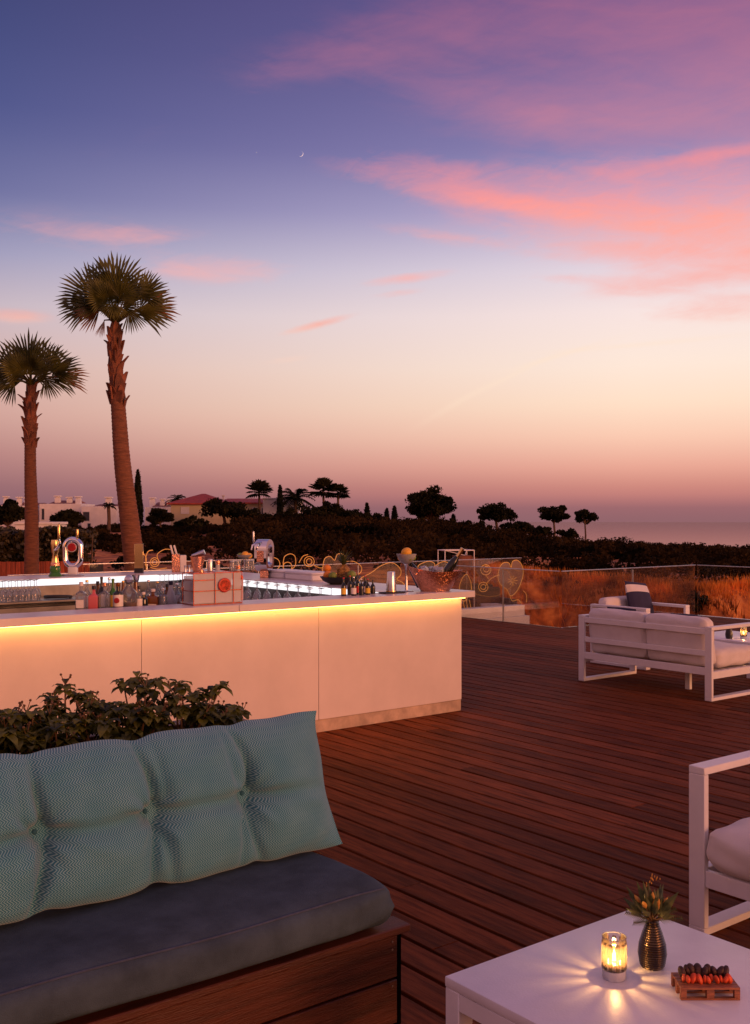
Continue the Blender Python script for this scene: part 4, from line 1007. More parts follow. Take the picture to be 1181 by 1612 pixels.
for (xx, yt, lb) in ((317, 897, 'frosted bottle with orange seal at the left end of the crate'), (343, 882, 'taller frosted bottle with orange seal in the middle of the crate'), (375, 890, 'frosted bottle with orange seal at the right end of the crate')):
    p, d = ob(xx, .115, ZC + .0145); h = zat(yt, d) - p.z; t = thing('bottle', lb, 'bottle', p, RZ, 'bottles in the copper crate')
    lat(t, 'body', 'frost_glass', [(.036, 0), (.040, .006), (.040, h*.66), (.036, h*.72), (.017, h*.77), (.016, h*.92)], 18); lat(t, 'cap', 'copper', [(.019, h*.9), (.020, h)], 14)
    b = MB(); b.lathe([(.017, 0), (.018, .005), (.013, .007)], 14, m=Matrix.Translation((0, -.040, h*.66)) @ Matrix.Rotation(pi/2, 4, 'X')); b.build('seal', 'red_seal', t)

# stemmed bowl of citrus fruit
def coupe(label, pos, h, rb, fruits, desc):
    t = thing('fruit_coupe', label, 'glass', pos)
    lat(t, 'foot', 'clear_glass', [(rb*.75, 0), (rb*.72, .006), (.012, .014)], 22)
    lat(t, 'stem', 'chrome', [(.012, .012), (.010, h*.45), (.016, h*.66), (.026, h*.70)], 14)
    lat(t, 'bowl', 'coupe_glass', [(.02, h*.69), (rb*.55, h*.74), (rb*.85, h*.84), (rb, h*.95), (rb*.985, h*.95), (rb*.83, h*.85), (rb*.53, h*.755), (.018, h*.71)], 26)
    for i, (a, rr, zz, fr_, mat, nm) in enumerate(fruits):
        f = MB(); f.ball((0, 0, 0), (fr_, fr_, fr_*1.12 if mat != 'orange_fruit' else fr_), 14, 9)
        o = f.build(nm, mat, smooth=True, loc=(pos[0] + rr*cos(a), pos[1] + rr*sin(a), pos[2] + h*zz)); o.rotation_euler = (i*.9, 1.1 + i*.4, i)
        tag(o, desc[i], 'fruit', 'citrus fruit in the coupes')
p, d = ob(640, .22, ZC); h = zat(872, d) - ZC
coupe('tall stemmed glass coupe of citrus beside the copper bucket', p, h/.95, .088, [(-1.6, .005, .99, .042, 'lemon', 'lemon'), (2.9, .045, .86, .034, 'orange_fruit', 'orange'), (.0, .047, .86, .033, 'lime', 'lime'), (-1.0, .043, .86, .031, 'lime', 'lime'), (1.5, .04, .87, .032, 'lemon', 'lemon')],
      ['big lemon on top of the tall coupe', 'orange at the left in the tall coupe', 'lime at the right in the tall coupe', 'lime at the front of the tall coupe', 'lemon at the back of the tall coupe'])
p, d = ob(385, 4.25, ZC); h = zat(873, d) - ZC
coupe('stemmed glass coupe of citrus on the back counter', p, h/.95, .095, [(-1.2, .02, .95, .040, 'lemon', 'lemon'), (3.0, .05, .88, .036, 'lime', 'lime'), (.2, .055, .87, .036, 'lemon', 'lemon'), (1.6, .03, .89, .036, 'lime', 'lime')],
      ['bright lemon on top of the back-counter coupe', 'lime at the left in the back-counter coupe', 'lemon at the right in the back-counter coupe', 'lime at the rear of the back-counter coupe'])

# copper champagne bucket
p, d = ob(685, .09, ZC); t = thing('champagne_bucket', 'hammered copper boat-shaped champagne bucket on the bar corner', 'bucket', p, radians(8)); n = 40
hb = zat(897, d) - ZC; b = MB(); rows = 9; vs = []; fs = []
def brim(a): return hb*(.93 + .26*max(0, -cos(a))**1.5 + .06*max(0, cos(a))**2)
for s_ in (0, 1):
    for j in range(rows + 1):
        q = j/rows
        for i in range(n):
            a = 2*pi*i/n; rx = (.125 + .105*q**.9) - s_*.004; ry = (.085 + .045*q) - s_*.004; zz = q*brim(a) if s_ == 0 else .006 + q*(brim(a) - .006)
            vs.append((rx*cos(a)*(1 + .05*q*abs(cos(a))), ry*sin(a), zz))
R1 = (rows + 1)*n
for j in range(rows):
    for i in range(n):
        a, c = j*n + i, j*n + (i + 1) % n; fs.append((a, c, c + n, a + n)); fs.append((R1 + c, R1 + a, R1 + a + n, R1 + c + n))
for i in range(n): a, c = rows*n + i, rows*n + (i + 1) % n; fs.append((a, c, R1 + c, R1 + a))
fs.append(tuple(range(n))[::-1]); fs.append(tuple(R1 + i for i in range(n))); b.add(vs, fs); b.build('bowl', 'copper', t, smooth=True, angle=60)
b = MB(); b.lathe([(.008, -.0), (.012, .0), (.012, .05), (.008, .055)], 10, m=Matrix.Translation((-.19, -.10, hb*.86)) @ Matrix.Rotation(pi/2, 4, 'X')); b.build('handle_boss', 'copper', t, smooth=True)
rq = random.Random(5)
for i in range(16):
    x_, y_ = rq.uniform(-.14, .10), rq.uniform(-.06, .06); q = MB(); s_ = rq.uniform(.018, .026); q.box(-s_, s_, -s_, s_, -s_, s_)
    o = q.build('ice_cube', 'ice', bevel=.005); o.location = p + Vector((x_, y_, hb*.86 + rq.uniform(-.01, .03))); o.rotation_euler = (rq.random()*3, rq.random()*3, rq.random()*3)
    tag(o, 'ice cube heaped in the copper champagne bucket', 'ice', 'ice cubes in the champagne bucket')
def lean_bottle(label, pos, dirv, mat, foil, L=.31, r=.040):
    t = thing('champagne_bottle', label, 'bottle', pos); m = dirv.to_track_quat('Z', 'Y').to_matrix().to_4x4()
    lat(t, 'body', mat, [(r*.9, 0), (r, .01), (r, L*.48), (r*.8, L*.60), (r*.42, L*.74), (r*.36, L*.8)], 20, m=m)
    lat(t, 'foil', foil, [(r*.45, L*.72), (r*.40, L*.82), (r*.42, L*.95), (r*.5, L*.955), (r*.5, L*.985), (r*.3, L)], 16, m=m); return t
lean_bottle('dark champagne bottle with gold foil leaning out of the copper bucket', p + Vector((.06, 0, .10)), Vector((.55, -.05, .83)).normalized(), 'dark_bottle', 'gold', .33)
lean_bottle('second bottle with gold foil at the left in the copper bucket', p + Vector((-.12, .03, .04)), Vector((-.42, .05, .9)).normalized(), 'dark_bottle', 'gold', .31)

# shaker, tray, bitters bottles, fruit bowl with pineapple
p, d = ob(616, .12, ZC); t = thing('serving_mat', 'black rubber bar mat under the steel shaker', 'mat', p, RZ); b = MB(); b.box(-.10, .12, -.05, .05, .0005, .012); b.build('mat', 'rubber', t, bevel=.003)
p2 = p + Vector((0, 0, .0125)); h = zat(900, d) - p2.z; t = thing('cocktail_shaker', 'tapered steel shaker tin standing upside down', 'shaker', p2)
lat(t, 'tin', 'steel', [(.044, 0), (.045, .006), (.033, h - .004), (.031, h)], 24); lat(t, 'rim', 'gold', [(.0462, .0), (.0472, .004), (.0462, .010)], 24)
for i, (x, yt, yl, capm, labm, lb) in enumerate([(541, 909, .12, 'red_cap', 'paper_yellow', 'dash bottle with red cap and yellow label, leftmost of the cluster'), (551, 906, .19, 'red_cap', 'black', 'dash bottle with red cap, second from the left of the cluster'), (557, 908, .09, 'chrome', 'paper', 'dash bottle with silver cap in the cluster'),
        (563, 904, .18, 'black', 'red_cap', 'dash bottle with black cap in the cluster'), (569, 911, .09, 'paper', 'black', 'dash bottle with white cap in the cluster'), (575, 906, .19, 'red_cap', 'paper', 'dash bottle with red cap and white label in the cluster'), (579, 911, .12, 'red_cap', 'paper_yellow', 'dash bottle with red cap and yellow label, rightmost of the cluster'), (587, 913, .18, 'black', 'black', 'thin black dash bottle at the right of the cluster')]):
    bottle(lb, x, yt, yl, .021, 'dark_bottle', capm, labm, 'wine', z0=ZC, labz=(.1, .42))
p, d = oleg(536, -.33, ZC); t = thing('fruit_bowl', 'low black bowl holding pineapple and lemons', 'bowl', p)
lat(t, 'bowl', 'black', [(.10, 0), (.17, .035), (.20, .075), (.195, .075), (.165, .04), (.095, .008)], 28)
for (dx, dy, dz_, rr, mat, lb) in ((-.12, -.06, .088, .043, 'orange_fruit', 'orange at the left of the black fruit bowl'), (-.07, -.12, .085, .040, 'lime', 'lime at the front of the black fruit bowl'), (-.13, .03, .15, .040, 'orange_fruit', 'orange on top at the left of the black fruit bowl'), (.11, -.10, .095, .043, 'lime', 'lime at the right of the black fruit bowl')):
    f = MB(); f.ball((0, 0, 0), rr, 14, 9); tag(f.build('fruit', mat, smooth=True, loc=p + Vector((dx, dy, dz_))), lb, 'fruit', 'fruit in the black bowl')
t = thing('pineapple', 'pineapple with spiky crown in the black bowl', 'pineapple', p + Vector((.03, .01, .02)))
hp = .17; pr = []; b = MB(); nn, mm = 16, 14; vs = []; fs = []
for j in range(mm + 1):
    q = j/mm; r0 = .062*(1 - abs(2*q - .95)**3.2)**.5 if abs(2*q - .95) < 1 else .01
    for i in range(nn): a = 2*pi*(i + .5*(j % 2))/nn; k = r0*(1.07 if (i + j) % 2 else .94); vs.append((k*cos(a), k*sin(a), q*hp))
for j in range(mm):
    for i in range(nn): a, c = j*nn + i, j*nn + (i + 1) % nn; fs.append((a, c, c + nn, a + nn))
b.add(vs, fs); b.build('body', 'pine_skin', t)
b = MB(); rq = random.Random(2)
for i in range(30):
    a = i*2.4; e = 1.45 - i*.03; L = .17 - i*.002; dr = Vector((cos(a)*cos(e), sin(a)*cos(e), sin(e))); sd_ = Vector((-sin(a), cos(a), 0)); o = Vector((0, 0, hp*.96)); b.add([o - sd_*.010, o + sd_*.010, o + dr*L*.5 + sd_*.009 + Vector((cos(a), sin(a), 0))*.01, o + dr*L*.5 - sd_*.009 + Vector((cos(a), sin(a), 0))*.01, o + dr*L + Vector((cos(a), sin(a), -.2))*.04], [(0, 1, 2, 3), (3, 2, 4)])
b.build('crown', 'bouquet_leaf', t)

# taps
p, d = ob(115, 4.34, ZC); k = d/F; t = thing('beer_tap', 'white O-shaped beer tower with red round emblem', 'beer tap', p)
hO = zat(845, d) - ZC; wO = 33*k; rt = .030; pts = []
z0, z1 = .075 + rt, hO - rt; ri = wO/2 - rt
for i in range(48):
    a = 2*pi*i/48; pts.append((ri*cos(a), 0, (z1 - ri if sin(a) > 0 else z0 + ri) + ri*sin(a)))
b = MB(); b.tube(pts, rt, 12, ring=True); b.build('ring', 'chrome', t, smooth=True, angle=80)
b = MB(); b.box(-.05, .05, -.035, .035, 0, .10); b.build('foot', 'white_paint', t, bevel=.012, seg=3)
b = MB(); b.box(-.11, .11, -.06, .06, 0, .018); b.build('drip_plate', 'steel', t, bevel=.004)
b = MB(); b.lathe([(.045, 0), (.047, .012), (.040, .018)], 24, m=Matrix.Translation((.0, -.035, hO - .115)) @ Matrix.Rotation(pi/2, 4, 'X')); em = b.build('emblem', 'emblem_red', t, smooth=True)
b = MB(); b.lathe([(.047, .010), (.052, .012), (.052, .0), (.047, -.002)], 24, m=Matrix.Translation((.0, -.035, hO - .115)) @ Matrix.Rotation(pi/2, 4, 'X')); b.build('emblem_ring', 'white_paint', em, smooth=True)
lat(t, 'tap_handle', 'gold', [(.008, hO - .02), (.014, hO + .0), (.013, hO + .075), (.010, hO + .085)], 12, m=Matrix.Translation((.055, -.02, 0)))
p, d = ob(87, 4.34, ZC); k = d/F; t = thing('beer_tap', 'gold column beer tower on a green base', 'beer tap', p); hG = zat(850, d) - ZC
lat(t, 'base', 'green_bottle', [(.070, 0), (.072, .01), (.062, .025), (.050, .045), (.058, .06), (.055, .10), (.045, .115)], 20); lat(t, 'collar', 'copper', [(.046, .115), (.046, .14), (.040, .15)], 20)
lat(t, 'column', 'gold', [(.040, .148), (.036, hG*.45), (.030, hG*.62), (.040, hG*.68), (.046, hG*.9), (.040, hG)], 20)
b = MB(); b.tube([(.01, -.045, hG*.72), (.05, -.06, hG*.80), (.07, -.055, hG*.92), (.06, -.06, hG*1.02)], [.012, .014, .013, .012], 8); b.build('tap', 'chrome', t, smooth=True); lat(t, 'tap_handle', 'gold', [(.010, hG*1.0), (.016, hG*1.05), (.015, hG + .17), (.010, hG + .18)], 12, m=Matrix.Translation((.058, -.055, 0)))
p, d = oleg(416, -.34, ZC); k = d/F; t = thing('beer_tap', 'chrome D-shaped beer tower with lit copper face and side tap', 'beer tap', p, radians(8)); hC = zat(849, d) - ZC
b = MB(); b.box(-.045, .045, -.035, .035, 0, .075); b.build('foot', 'copper', t, bevel=.004)
ow, iw, z0 = .095, .055, .07; outer = []; inner = []
for i in range(40):
    a = 2*pi*i/40; zz = lambda w, lo, hi: ((hi - w) if sin(a) > 0 else (lo + w)) + w*sin(a)
    outer.append((ow*cos(a), zz(ow, z0, hC))); inner.append((iw*cos(a), zz(iw, z0 + .045, hC - .045)))
vs = []; fs = []; N_ = 40; wd = .07
for (pl, yy) in ((outer, -wd), (outer, wd), (inner, -wd), (inner, wd)): vs += [(x, yy, z) for x, z in pl]
for i in range(N_):
    j = (i + 1) % N_; fs += [(i, j, N_ + j, N_ + i), (2*N_ + j, 2*N_ + i, 3*N_ + i, 3*N_ + j), (j, i, 2*N_ + i, 2*N_ + j), (N_ + i, N_ + j, 3*N_ + j, 3*N_ + i)]
ringo = MB(); ringo.add([Matrix.Rotation(radians(62), 4, 'Z') @ Vector(q) for q in vs], fs); ringo.build('ring', 'chrome', t, smooth=True, angle=40)
M62 = Matrix.Rotation(radians(62), 4, 'Z')
b = MB(); b.box(-ow - .004, -ow - .001, -wd*.55, wd*.55, z0 + .10, hC - .12, M62); b.build('lit_face', 'copper', t)
b = MB(); b.box(-ow*.5, -ow*.2, -wd*.4, wd*.4, hC - .0285, hC - .012, M62); b.build('emblem', 'emblem_red', t)
b = MB(); b.tube([(-.03, -.06, hC - .03), (-.085, -.09, hC - .035), (-.125, -.10, hC - .06), (-.135, -.10, hC - .11)], [.013, .013, .010, .009], 8); b.build('tap', 'chrome', t, smooth=True); lat(t, 'tap_handle', 'steel', [(.006, hC - .03), (.012, hC - .01), (.010, hC + .07), (.007, hC + .085)], 10, m=Matrix.Translation((-.115, -.10, 0)))

# things on the back counter
p, d = ob(219, 4.45, ZC); hS = zat(856, d) - ZC; t = thing('menu_stand', 'golden upright menu panel on a black foot', 'menu stand', p); b = MB(); b.box(-.05, .05, -.03, .03, 0, .05); b.build('foot', 'black', t, bevel=.004); b = MB(); b.box(-.053, .053, -.012, .012, .05, hS); b.build('panel', 'gold', t, bevel=.004)
p, d = ob(283, 4.38, ZC); hS = zat(872, d) - ZC; t = thing('straw_box', 'copper and white box holding two rolled menus', 'box', p, radians(14)); b = MB(); b.box(-.09, .0, -.05, .05, 0, hS); b.build('copper_side', 'copper', t, bevel=.003); b = MB(); b.box(.002, .075, -.045, .045, 0, hS*.93); b.build('white_side', 'paper', t, bevel=.003)
for i, xx in enumerate((-.055, -.012)):
    r_ = MB(); r_.lathe([(.012, 0), (.012, .20)], 12, m=Matrix.Rotation(radians(-16), 4, 'Y')); o = r_.build('rolled_menu', 'paper', smooth=True, loc=p + Vector((xx, 0, hS - .09))); tag(o, ('left' if i == 0 else 'right') + ' one of two white rolled menus in the copper box', 'menu', 'rolled menus')
p, d = ob(311, 4.3, ZC); hS = zat(876, d) - ZC; t = thing('ice_bucket', 'small copper ice bucket with a steel scoop', 'bucket', p); lat(t, 'bowl', 'copper', [(.05, 0), (.055, .004), (.088, hS), (.085, hS), (.052, .01)], 24)
b = MB(); b.tube([(-.07, 0, hS + .01), (.0, 0, hS + .02), (.085, 0, hS + .055)], [.012, .03, .03], 10); b.build('scoop', 'steel', t, smooth=True)
p, d = ob(331, 4.3, ZC); hS = zat(880, d) - ZC; t = thing('shaker_tin', 'plain steel tin beside the small copper bucket', 'shaker', p); lat(t, 'tin', 'steel', [(.036, 0), (.037, .006), (.028, hS - .004), (.026, hS)], 22)
for i, xx in enumerate((292, 298)):
    p, d = ob(xx, 4.14, ZC); t = thing('jigger', ('left' if i == 0 else 'right') + ' one of two small steel jiggers before the copper box', 'jigger', p, 0, 'steel jiggers'); lat(t, 'cup', 'steel', [(.02, 0), (.009, .04), (.018, .085)], 14)
# glasses
def glass_proto(kind):
    t = thing('wine_glass' if kind == 'wine' else 'tumbler', 'x', 'glass')
    if kind == 'wine':                           # standing on its rim
        lat(t, 'bowl', 'clear_glass', [(.034, 0), (.042, .035), (.043, .06), (.030, .10), (.006, .125), (.005, .128)], 16); lat(t, 'stem', 'clear_glass', [(.005, .127), (.004, .20)], 8); lat(t, 'foot', 'clear_glass', [(.006, .2005), (.034, .206), (.034, .208)], 16)
    else:
        lat(t, 'bowl', 'clear_glass', [(.036, 0), (.037, .004), (.034, .105), (.033, .11)], 16); lat(t, 'base', 'ice', [(.0325, .1105), (.033, .118)], 16)
    return t
def place_glasses(kind, spots, lab, grp):
    pr = glass_proto(kind)
    for i, (p, l) in enumerate(spots):
        if i == 0: pr.location = p; pr['label'] = l; pr['group'] = grp
        else: dup(pr, p, i*.3, l, grp)
sp = []
for row, yl in enumerate((3.62, 3.75)):
    for xx in (4, 14, 24, 34, 44, 54): sp.append((ob(xx + row*4, yl, .8605)[0], 'upturned wine glass on the steel shelf at the left picture edge'))
place_glasses('wine', sp, '', 'upturned wine glasses on the left shelf')
sp = []
for xx in (252, 259, 266, 273, 280, 287, 294): sp.append((ob(xx, 3.72, .8605)[0], 'upturned wine glass on the lit shelf under the copper box'))
place_glasses('wine', sp, '', 'upturned wine glasses under the copper box')
sp = []
for i in range(11):
    v = CV + .85 + i*.18
    for xl in (-.80, -.91, -1.03): sp.append((D(CU + xl, v, .8605), 'upturned wine glass on the side shelf inside the bar'))
place_glasses('wine', sp, '', 'upturned wine glasses on the side shelf')
sp = []
for j, yl in enumerate((4.18, 4.32)):
    for xx in (366, 374, 390, 398, 406): sp.append((ob(xx + j*3, yl, ZC)[0], 'upturned tumbler clustered around the back-counter coupe'))
place_glasses('tumbler', sp, '', 'upturned tumblers on the back counter')
for xx, L_, lb in ((448, .34, 'shorter white lidded tray on the side counter by the chrome tower'), (486, .50, 'longer white lidded tray on the side counter')):
    p = oleg(xx, -.16)[0]; t = thing('napkin_tray', lb, 'tray', p, RZ); b = MB(); b.box(-.13, .13, -L_/2, L_/2, 0, .06); b.build('tray', 'white_paint', t, bevel=.01); b = MB(); b.box(-.135, .135, -L_/2 - .005, L_/2 + .005, .0605, .085); b.build('lid', 'white_paint', t, bevel=.01)
p, d = ob(122, .45, LEDGE); t = thing('steel_tray', 'small steel tray left of the bottle row', 'tray', p, RZ); b = MB(); b.box(-.12, .06, -.08, .06, 0.0005, .012); b.build('tray', 'steel', t, bevel=.003)
p, d = ob(90, 3.75, .8605); t = thing('rubber_hose', 'coil of black hose below the gold tower', 'hose', p); b = MB(); pts = [(.13*cos(a)*(1 + .15*sin(3*a)), .09*sin(a), .012 + .012*a/12) for a in [i*.35 for i in range(36)]]; b.tube(pts, .011, 7); b.build('hose', 'rubber', t, smooth=True)

# ================================================================== LOWER TERRACE behind the etched glass
b = MB(); b.box(-2.2, 2.45, 20.3, 25.0, -1.2, -.62); struct(b.build('lower_terrace', 'plinth_stone'))
def wicker(label, x, d, rz):
    p = Vector(((x - CX)/F*d, d, -.62)); t = thing('wicker_armchair', label, 'armchair', p, rz, 'dark wicker chairs behind the etched glass')
    b = MB(); b.box(-.36, .36, -.36, .36, .12, .34); b.build('seat_base', 'wicker', t, bevel=.02)
    b = MB(); b.box(-.40, .40, .362, .47, .05, .82); b.build('backrest', 'wicker', t, bevel=.03)
    for s_ in (-1, 1):
        b = MB(); b.box(s_*.41 - .05, s_*.41 + .05, -.36, .36, .0, .60); b.build('arm', 'wicker', t, bevel=.02)
    b = MB(); rbox(b, .62, .62, .14, .05, 6, .01, c=(0, -.02, .412)); b.build('seat_cushion', 'cushion_white', t, smooth=True)
wicker('dark wicker armchair behind the etched poppy', 772, 22.0, .3); wicker('dark wicker armchair behind the bar corner', 738, 23.2, -.5)
p = Vector(((718 - CX)/F*21.5, 21.5, -.62)); t = thing('lantern_frame', 'woven amber lantern box hung in a thin white rod frame', 'lantern', p, .3)
zt = zat(866, 21.5) + .62; b = MB()
for xx in (-.32, .32):
    for yy in (-.2, .2): b.tube([(xx, yy, 0), (xx, yy, zt)], .011, 6)
for yy in (-.2, .2): b.tube([(-.32, yy, zt), (.32, yy, zt)], .011, 6)
for xx in (-.32, .32): b.tube([(xx, -.2, zt), (xx, .2, zt)], .011, 6)
b.tube([(-.32, -.2, zt), (.2, 0, zt - .11), (.32, .2, zt)], .007, 5); b.build('rod_frame', 'white_paint', t)
b = MB(); b.box(-.02, .30, -.16, .16, zt - .42, zt - .11); b.build('woven_box', 'palm_boot', t, bevel=.01)

# ================================================================== BENCH, CUSHIONS AND PLANTER
P1 = gp(647, 1454, .34); BU, BV = UV(P1)
bench = thing('wooden_bench', 'built-in reddish wooden bench with overhanging top boards', 'bench', D(BU, BV), RZ)
def bb(name, mat, x0, x1, y0, y1, z0, z1, bevel=.003, par=None, jit=0):
    b = MB(); b.box(x0, x1, y0, y1, z0, z1); return b.build(name, mat, par or bench, bevel=bevel)
BL = -3.4
for i in range(7): bb('top_board', 'bench_wood', BL, -.002*(i % 2), i*.10 + .0, i*.10 + .094, .314, .34, .004)
bb('front_board', 'bench_wood', BL, -.040, .022, .046, .166, .310, .003)
bb('front_board', 'bench_wood', BL, -.040, .022, .046, .012, .158, .003)
bb('gap_shade_strip', 'deck_under', -.0395, -.018, .030, .07, 0, .313, 0)  # black strip standing in for the shade of the open corner gap
for i in range(4): bb('end_board', 'bench_wood', -.040, -.016, .075 + i*.155, .075 + i*.155 + .148, .012, .310, .003)
bb('inner_frame', 'deck_under', BL, -.06, .055, .66, .0, .310, 0)
for zz in (.288, .262, .14):
    b = MB(); b.lathe([(.0035, 0), (.0035, .0012)], 8, m=Matrix.Translation((-.062, .0218, zz)) @ Matrix.Rotation(pi/2, 4, 'X')); b.build('screw', 'steel', bench)
# seat cushion
sc = thing('seat_cushion', 'long slate-grey seat cushion on the wooden bench', 'cushion', D(BU - .065, BV - .012, .3405), RZ)
Ls, Ws, Hs = 3.1, .63, .148; b = MB(); NS, NP = 150, 44; vs = []; fs = []
rq = random.Random(8)
prof = []
for k in range(NP):
    a = 2*pi*k/NP; e = 2/5.2 ; ca, sa = cos(a), sin(a)
    prof.append((math.copysign(abs(ca)**e, ca)*Ws/2 + Ws/2, math.copysign(abs(sa)**(2/3.4), sa)*Hs/2 + Hs/2))
for i in range(NS + 1):
    q = i/NS; s_ = Ls*(q**1.35); e = 1.0 if s_ > .06 else sqrt(max(0, 1 - (1 - s_/.06)**2))
    for k, (y, z) in enumerate(prof):
        yy = Ws/2 + (y - Ws/2)*(.90 + .10*e); zz = Hs/2 + (z - Hs/2)*(.42 + .58*e)
        top = max(0, z/Hs - .5)*2; wr = exp_ = math.exp(-s_/.16)
        zz += top*(.010*sin(s_*2.3 + 1)*sin(y*5) + .004*sin(s_*7 + y*9)) + wr*.006*sin(y*46 + s_*14)*(1 - abs(2*z/Hs - 1)) 
        yy += (1 if y > Ws/2 else -1)*(.006*sin(s_*3.1) + wr*.007*sin(z*95 + s_*25))
        vs.append((-s_ - wr*.004*sin(z*80), yy, max(.0, zz) - (.030*min(1, s_/.9)*max(0, 1 - yy/.010) if yy < .010 else 0)*max(0, 1 - z/Hs/.5)))
for i in range(NS):
    for k in range(NP): a, c = i*NP + k, i*NP + (k + 1) % NP; fs.append((a, a + NP, c + NP, c))
fs.append(tuple(range(NP))); fs.append(tuple(NS*NP + k for k in range(NP))[::-1]); b.add(vs, fs); b.build('cover', 'cushion_grey', sc, smooth=True, angle=70)
seam = [Vector(vs[i*NP + 27*NP//44]) for i in range(3, NS + 1)]
kk = min(range(NP), key=lambda k: abs(prof[k][0] - .03) + abs(prof[k][1] - Hs*.93)); b = MB(); b.tube([Vector(vs[i*NP + kk]) + Vector((0, -.0, .001)) for i in range(6, NS + 1)], .0035, 6); b.build('piping', 'piping', sc, smooth=True)
# tufted back cushion
Hc, Lc, tilt = .495, 2.35, math.atan2(.165, .467)
bc = thing('back_cushion', 'teal and cream herringbone back cushion with button tufts', 'cushion', D(BU + .018, BV + .360, .4905), RZ)
tuft = [-.365 - .37*i for i in range(7)]; tuft = [-t for t in tuft]; wm = .245
def puff(s, w):
    e = min(s, Lc - s); b0 = .108*max(0.0, 1 - abs(2*w/Hc - 1)**2.6)**.55*(1 - math.exp(-(max(0.0, e)/.085)**1.1))
    out = b0
    for i, ts in enumerate(tuft):
        ds = s - ts; dw = w - wm
        if abs(ds) > .3: continue
        bend = .030*sin(i*2.1 + 1)*(dw/.25) + .022*sin(w*13 + i); c = ds - bend
        out -= b0*(.48*math.exp(-(c/.014)**2) + .34*math.exp(-(c/.055)**2))*(.62 + .38*math.exp(-(dw/.12)**2))
        c2 = ds - (.075 if i % 2 else -.07)*(dw/.25) - .02*sin(w*9 + i*2)
        if dw < 0: out -= b0*.26*math.exp(-(c2/.018)**2)*min(1, -dw/.05)
        else: out -= b0*.14*math.exp(-((ds + .055*(1 if i % 2 else -1) - .05*dw)/.016)**2)*min(1, dw/.06)
        r = sqrt(ds*ds + dw*dw) + 1e-6; th = atan2(dw, ds)
        out -= .050*math.exp(-(r/.036)**1.3)
        out += .0050*math.cos(9*th + i)*math.exp(-((r - .07)/.06)**2)
        for k_ in range(6):                      # sharp folds running out from the button
            fa_ = (.35, 1.15, 2.2, 3.35, 4.2, 5.35)[k_] + .35*sin(i*3.7 + k_*1.9); ca_, sa_ = cos(fa_), sin(fa_); al = ds*ca_ + dw*sa_
            if al < .01 or al > .20: continue
            pr_ = -ds*sa_ + dw*ca_ - .25*al*al*sin(i + k_*2.3)*4
            Lf_ = .06 + .05*abs(sin(i*2.3 + k_*4.1)); out -= .011*math.exp(-(pr_/.0075)**2)*math.exp(-(al/Lf_)**2)*min(1, b0/.05)
        out -= b0*.30*math.exp(-(dw/.026)**2)*math.exp(-(ds/.17)**2)
    out -= b0*.10*math.exp(-((w - wm + .012*sin(s*9))/.03)**2)
    out += .0035*sin(s*26 + 5*sin(w*14))*sin(w*21 + s*5)*min(1, e/.05)*min(1, min(w, Hc - w)/.06)
    return max(.002, out)
NSg, NWg = 300, 74; b = MB(); b.uv = []; vs = []; fs = []
for side in (0, 1):
    for i in range(NSg + 1):
        s = Lc*i/NSg
        for j in range(NWg + 1):
            w = Hc*j/NWg; t_ = puff(s, w)*(1 if side == 0 else .55)
            y0 = (-t_ if side == 0 else t_) + .075; ed = math.exp(-s/.05)
            xx = -s + .004*ed*sin(w*24) + (.012*(1 - abs(2*w/Hc - 1)**2)*-1)*ed + .016*(abs(2*w/Hc - 1)**6)*ed
            dipq = max(math.exp(-((s - t0)/.045)**2) for t0 in tuft); zz = w - .012*dipq*(max(0, w/Hc - .55)/.45)**2 + .014*dipq*(max(0, .45 - w/Hc)/.45)**2 + .003*sin(s*23)*(2*w/Hc - 1)
            zl = zz*cos(tilt) - 0*y0; yl = y0*1.0 + zz*sin(tilt)
            vs.append((xx, yl, zl + .004 + max(0, (.02 - w))*0)); b.uv.append((s, w))
n1_ = (NSg + 1)*(NWg + 1)
for side in (0, 1):
    o = side*n1_
    for i in range(NSg):
        for j in range(NWg):
            a = o + i*(NWg + 1) + j; q = (a, a + NWg + 1, a + NWg + 2, a + 1); fs.append(q if side else q[::-1])
b.add(vs, fs); b.build('cover', 'herringbone', bc, smooth=True, angle=180)
for i, ts in enumerate(tuft[:6]):
    q = MB(); t_ = puff(ts, wm); q.ball((-ts, .075 - t_ + wm*sin(tilt) - .001, wm*cos(tilt) + .004), (.009, .006, .009), 10, 6); q.build('button', 'button_teal', bc, smooth=True)
# planter box behind the bench
pl = thing('planter_box', 'wooden planter box backing the bench', 'planter', D(BU + .03, BV), RZ)
PY0, PY1, PZ = .715, 1.275, .85
def pb(name, x0, x1, y0, y1, z0, z1, mat='planter_wood', bevel=.003): return bb(name, mat, x0, x1, y0, y1, z0, z1, bevel, pl)
for i in range(5):
    z0 = .012 + i*.160; pb('side_board', BL, -.03, PY0 + .015, PY0 + .04, z0, z0 + .152); pb('side_board', BL, -.03, PY1 - .04, PY1 - .015, z0, z0 + .152); pb('end_board', -.0295, -.008, PY0 + .02, PY1 - .02, z0, z0 + .152)
pb('rim_board', BL, 0, PY0, PY0 + .09, PZ - .026, PZ); pb('rim_board', BL, 0, PY1 - .09, PY1, PZ - .026, PZ); pb('rim_board', -.10, 0, PY0 + .092, PY1 - .092, PZ - .026, PZ)
pb('soil', BL, -.04, PY0 + .045, PY1 - .045, .5, PZ - .045, 'soil', 0)
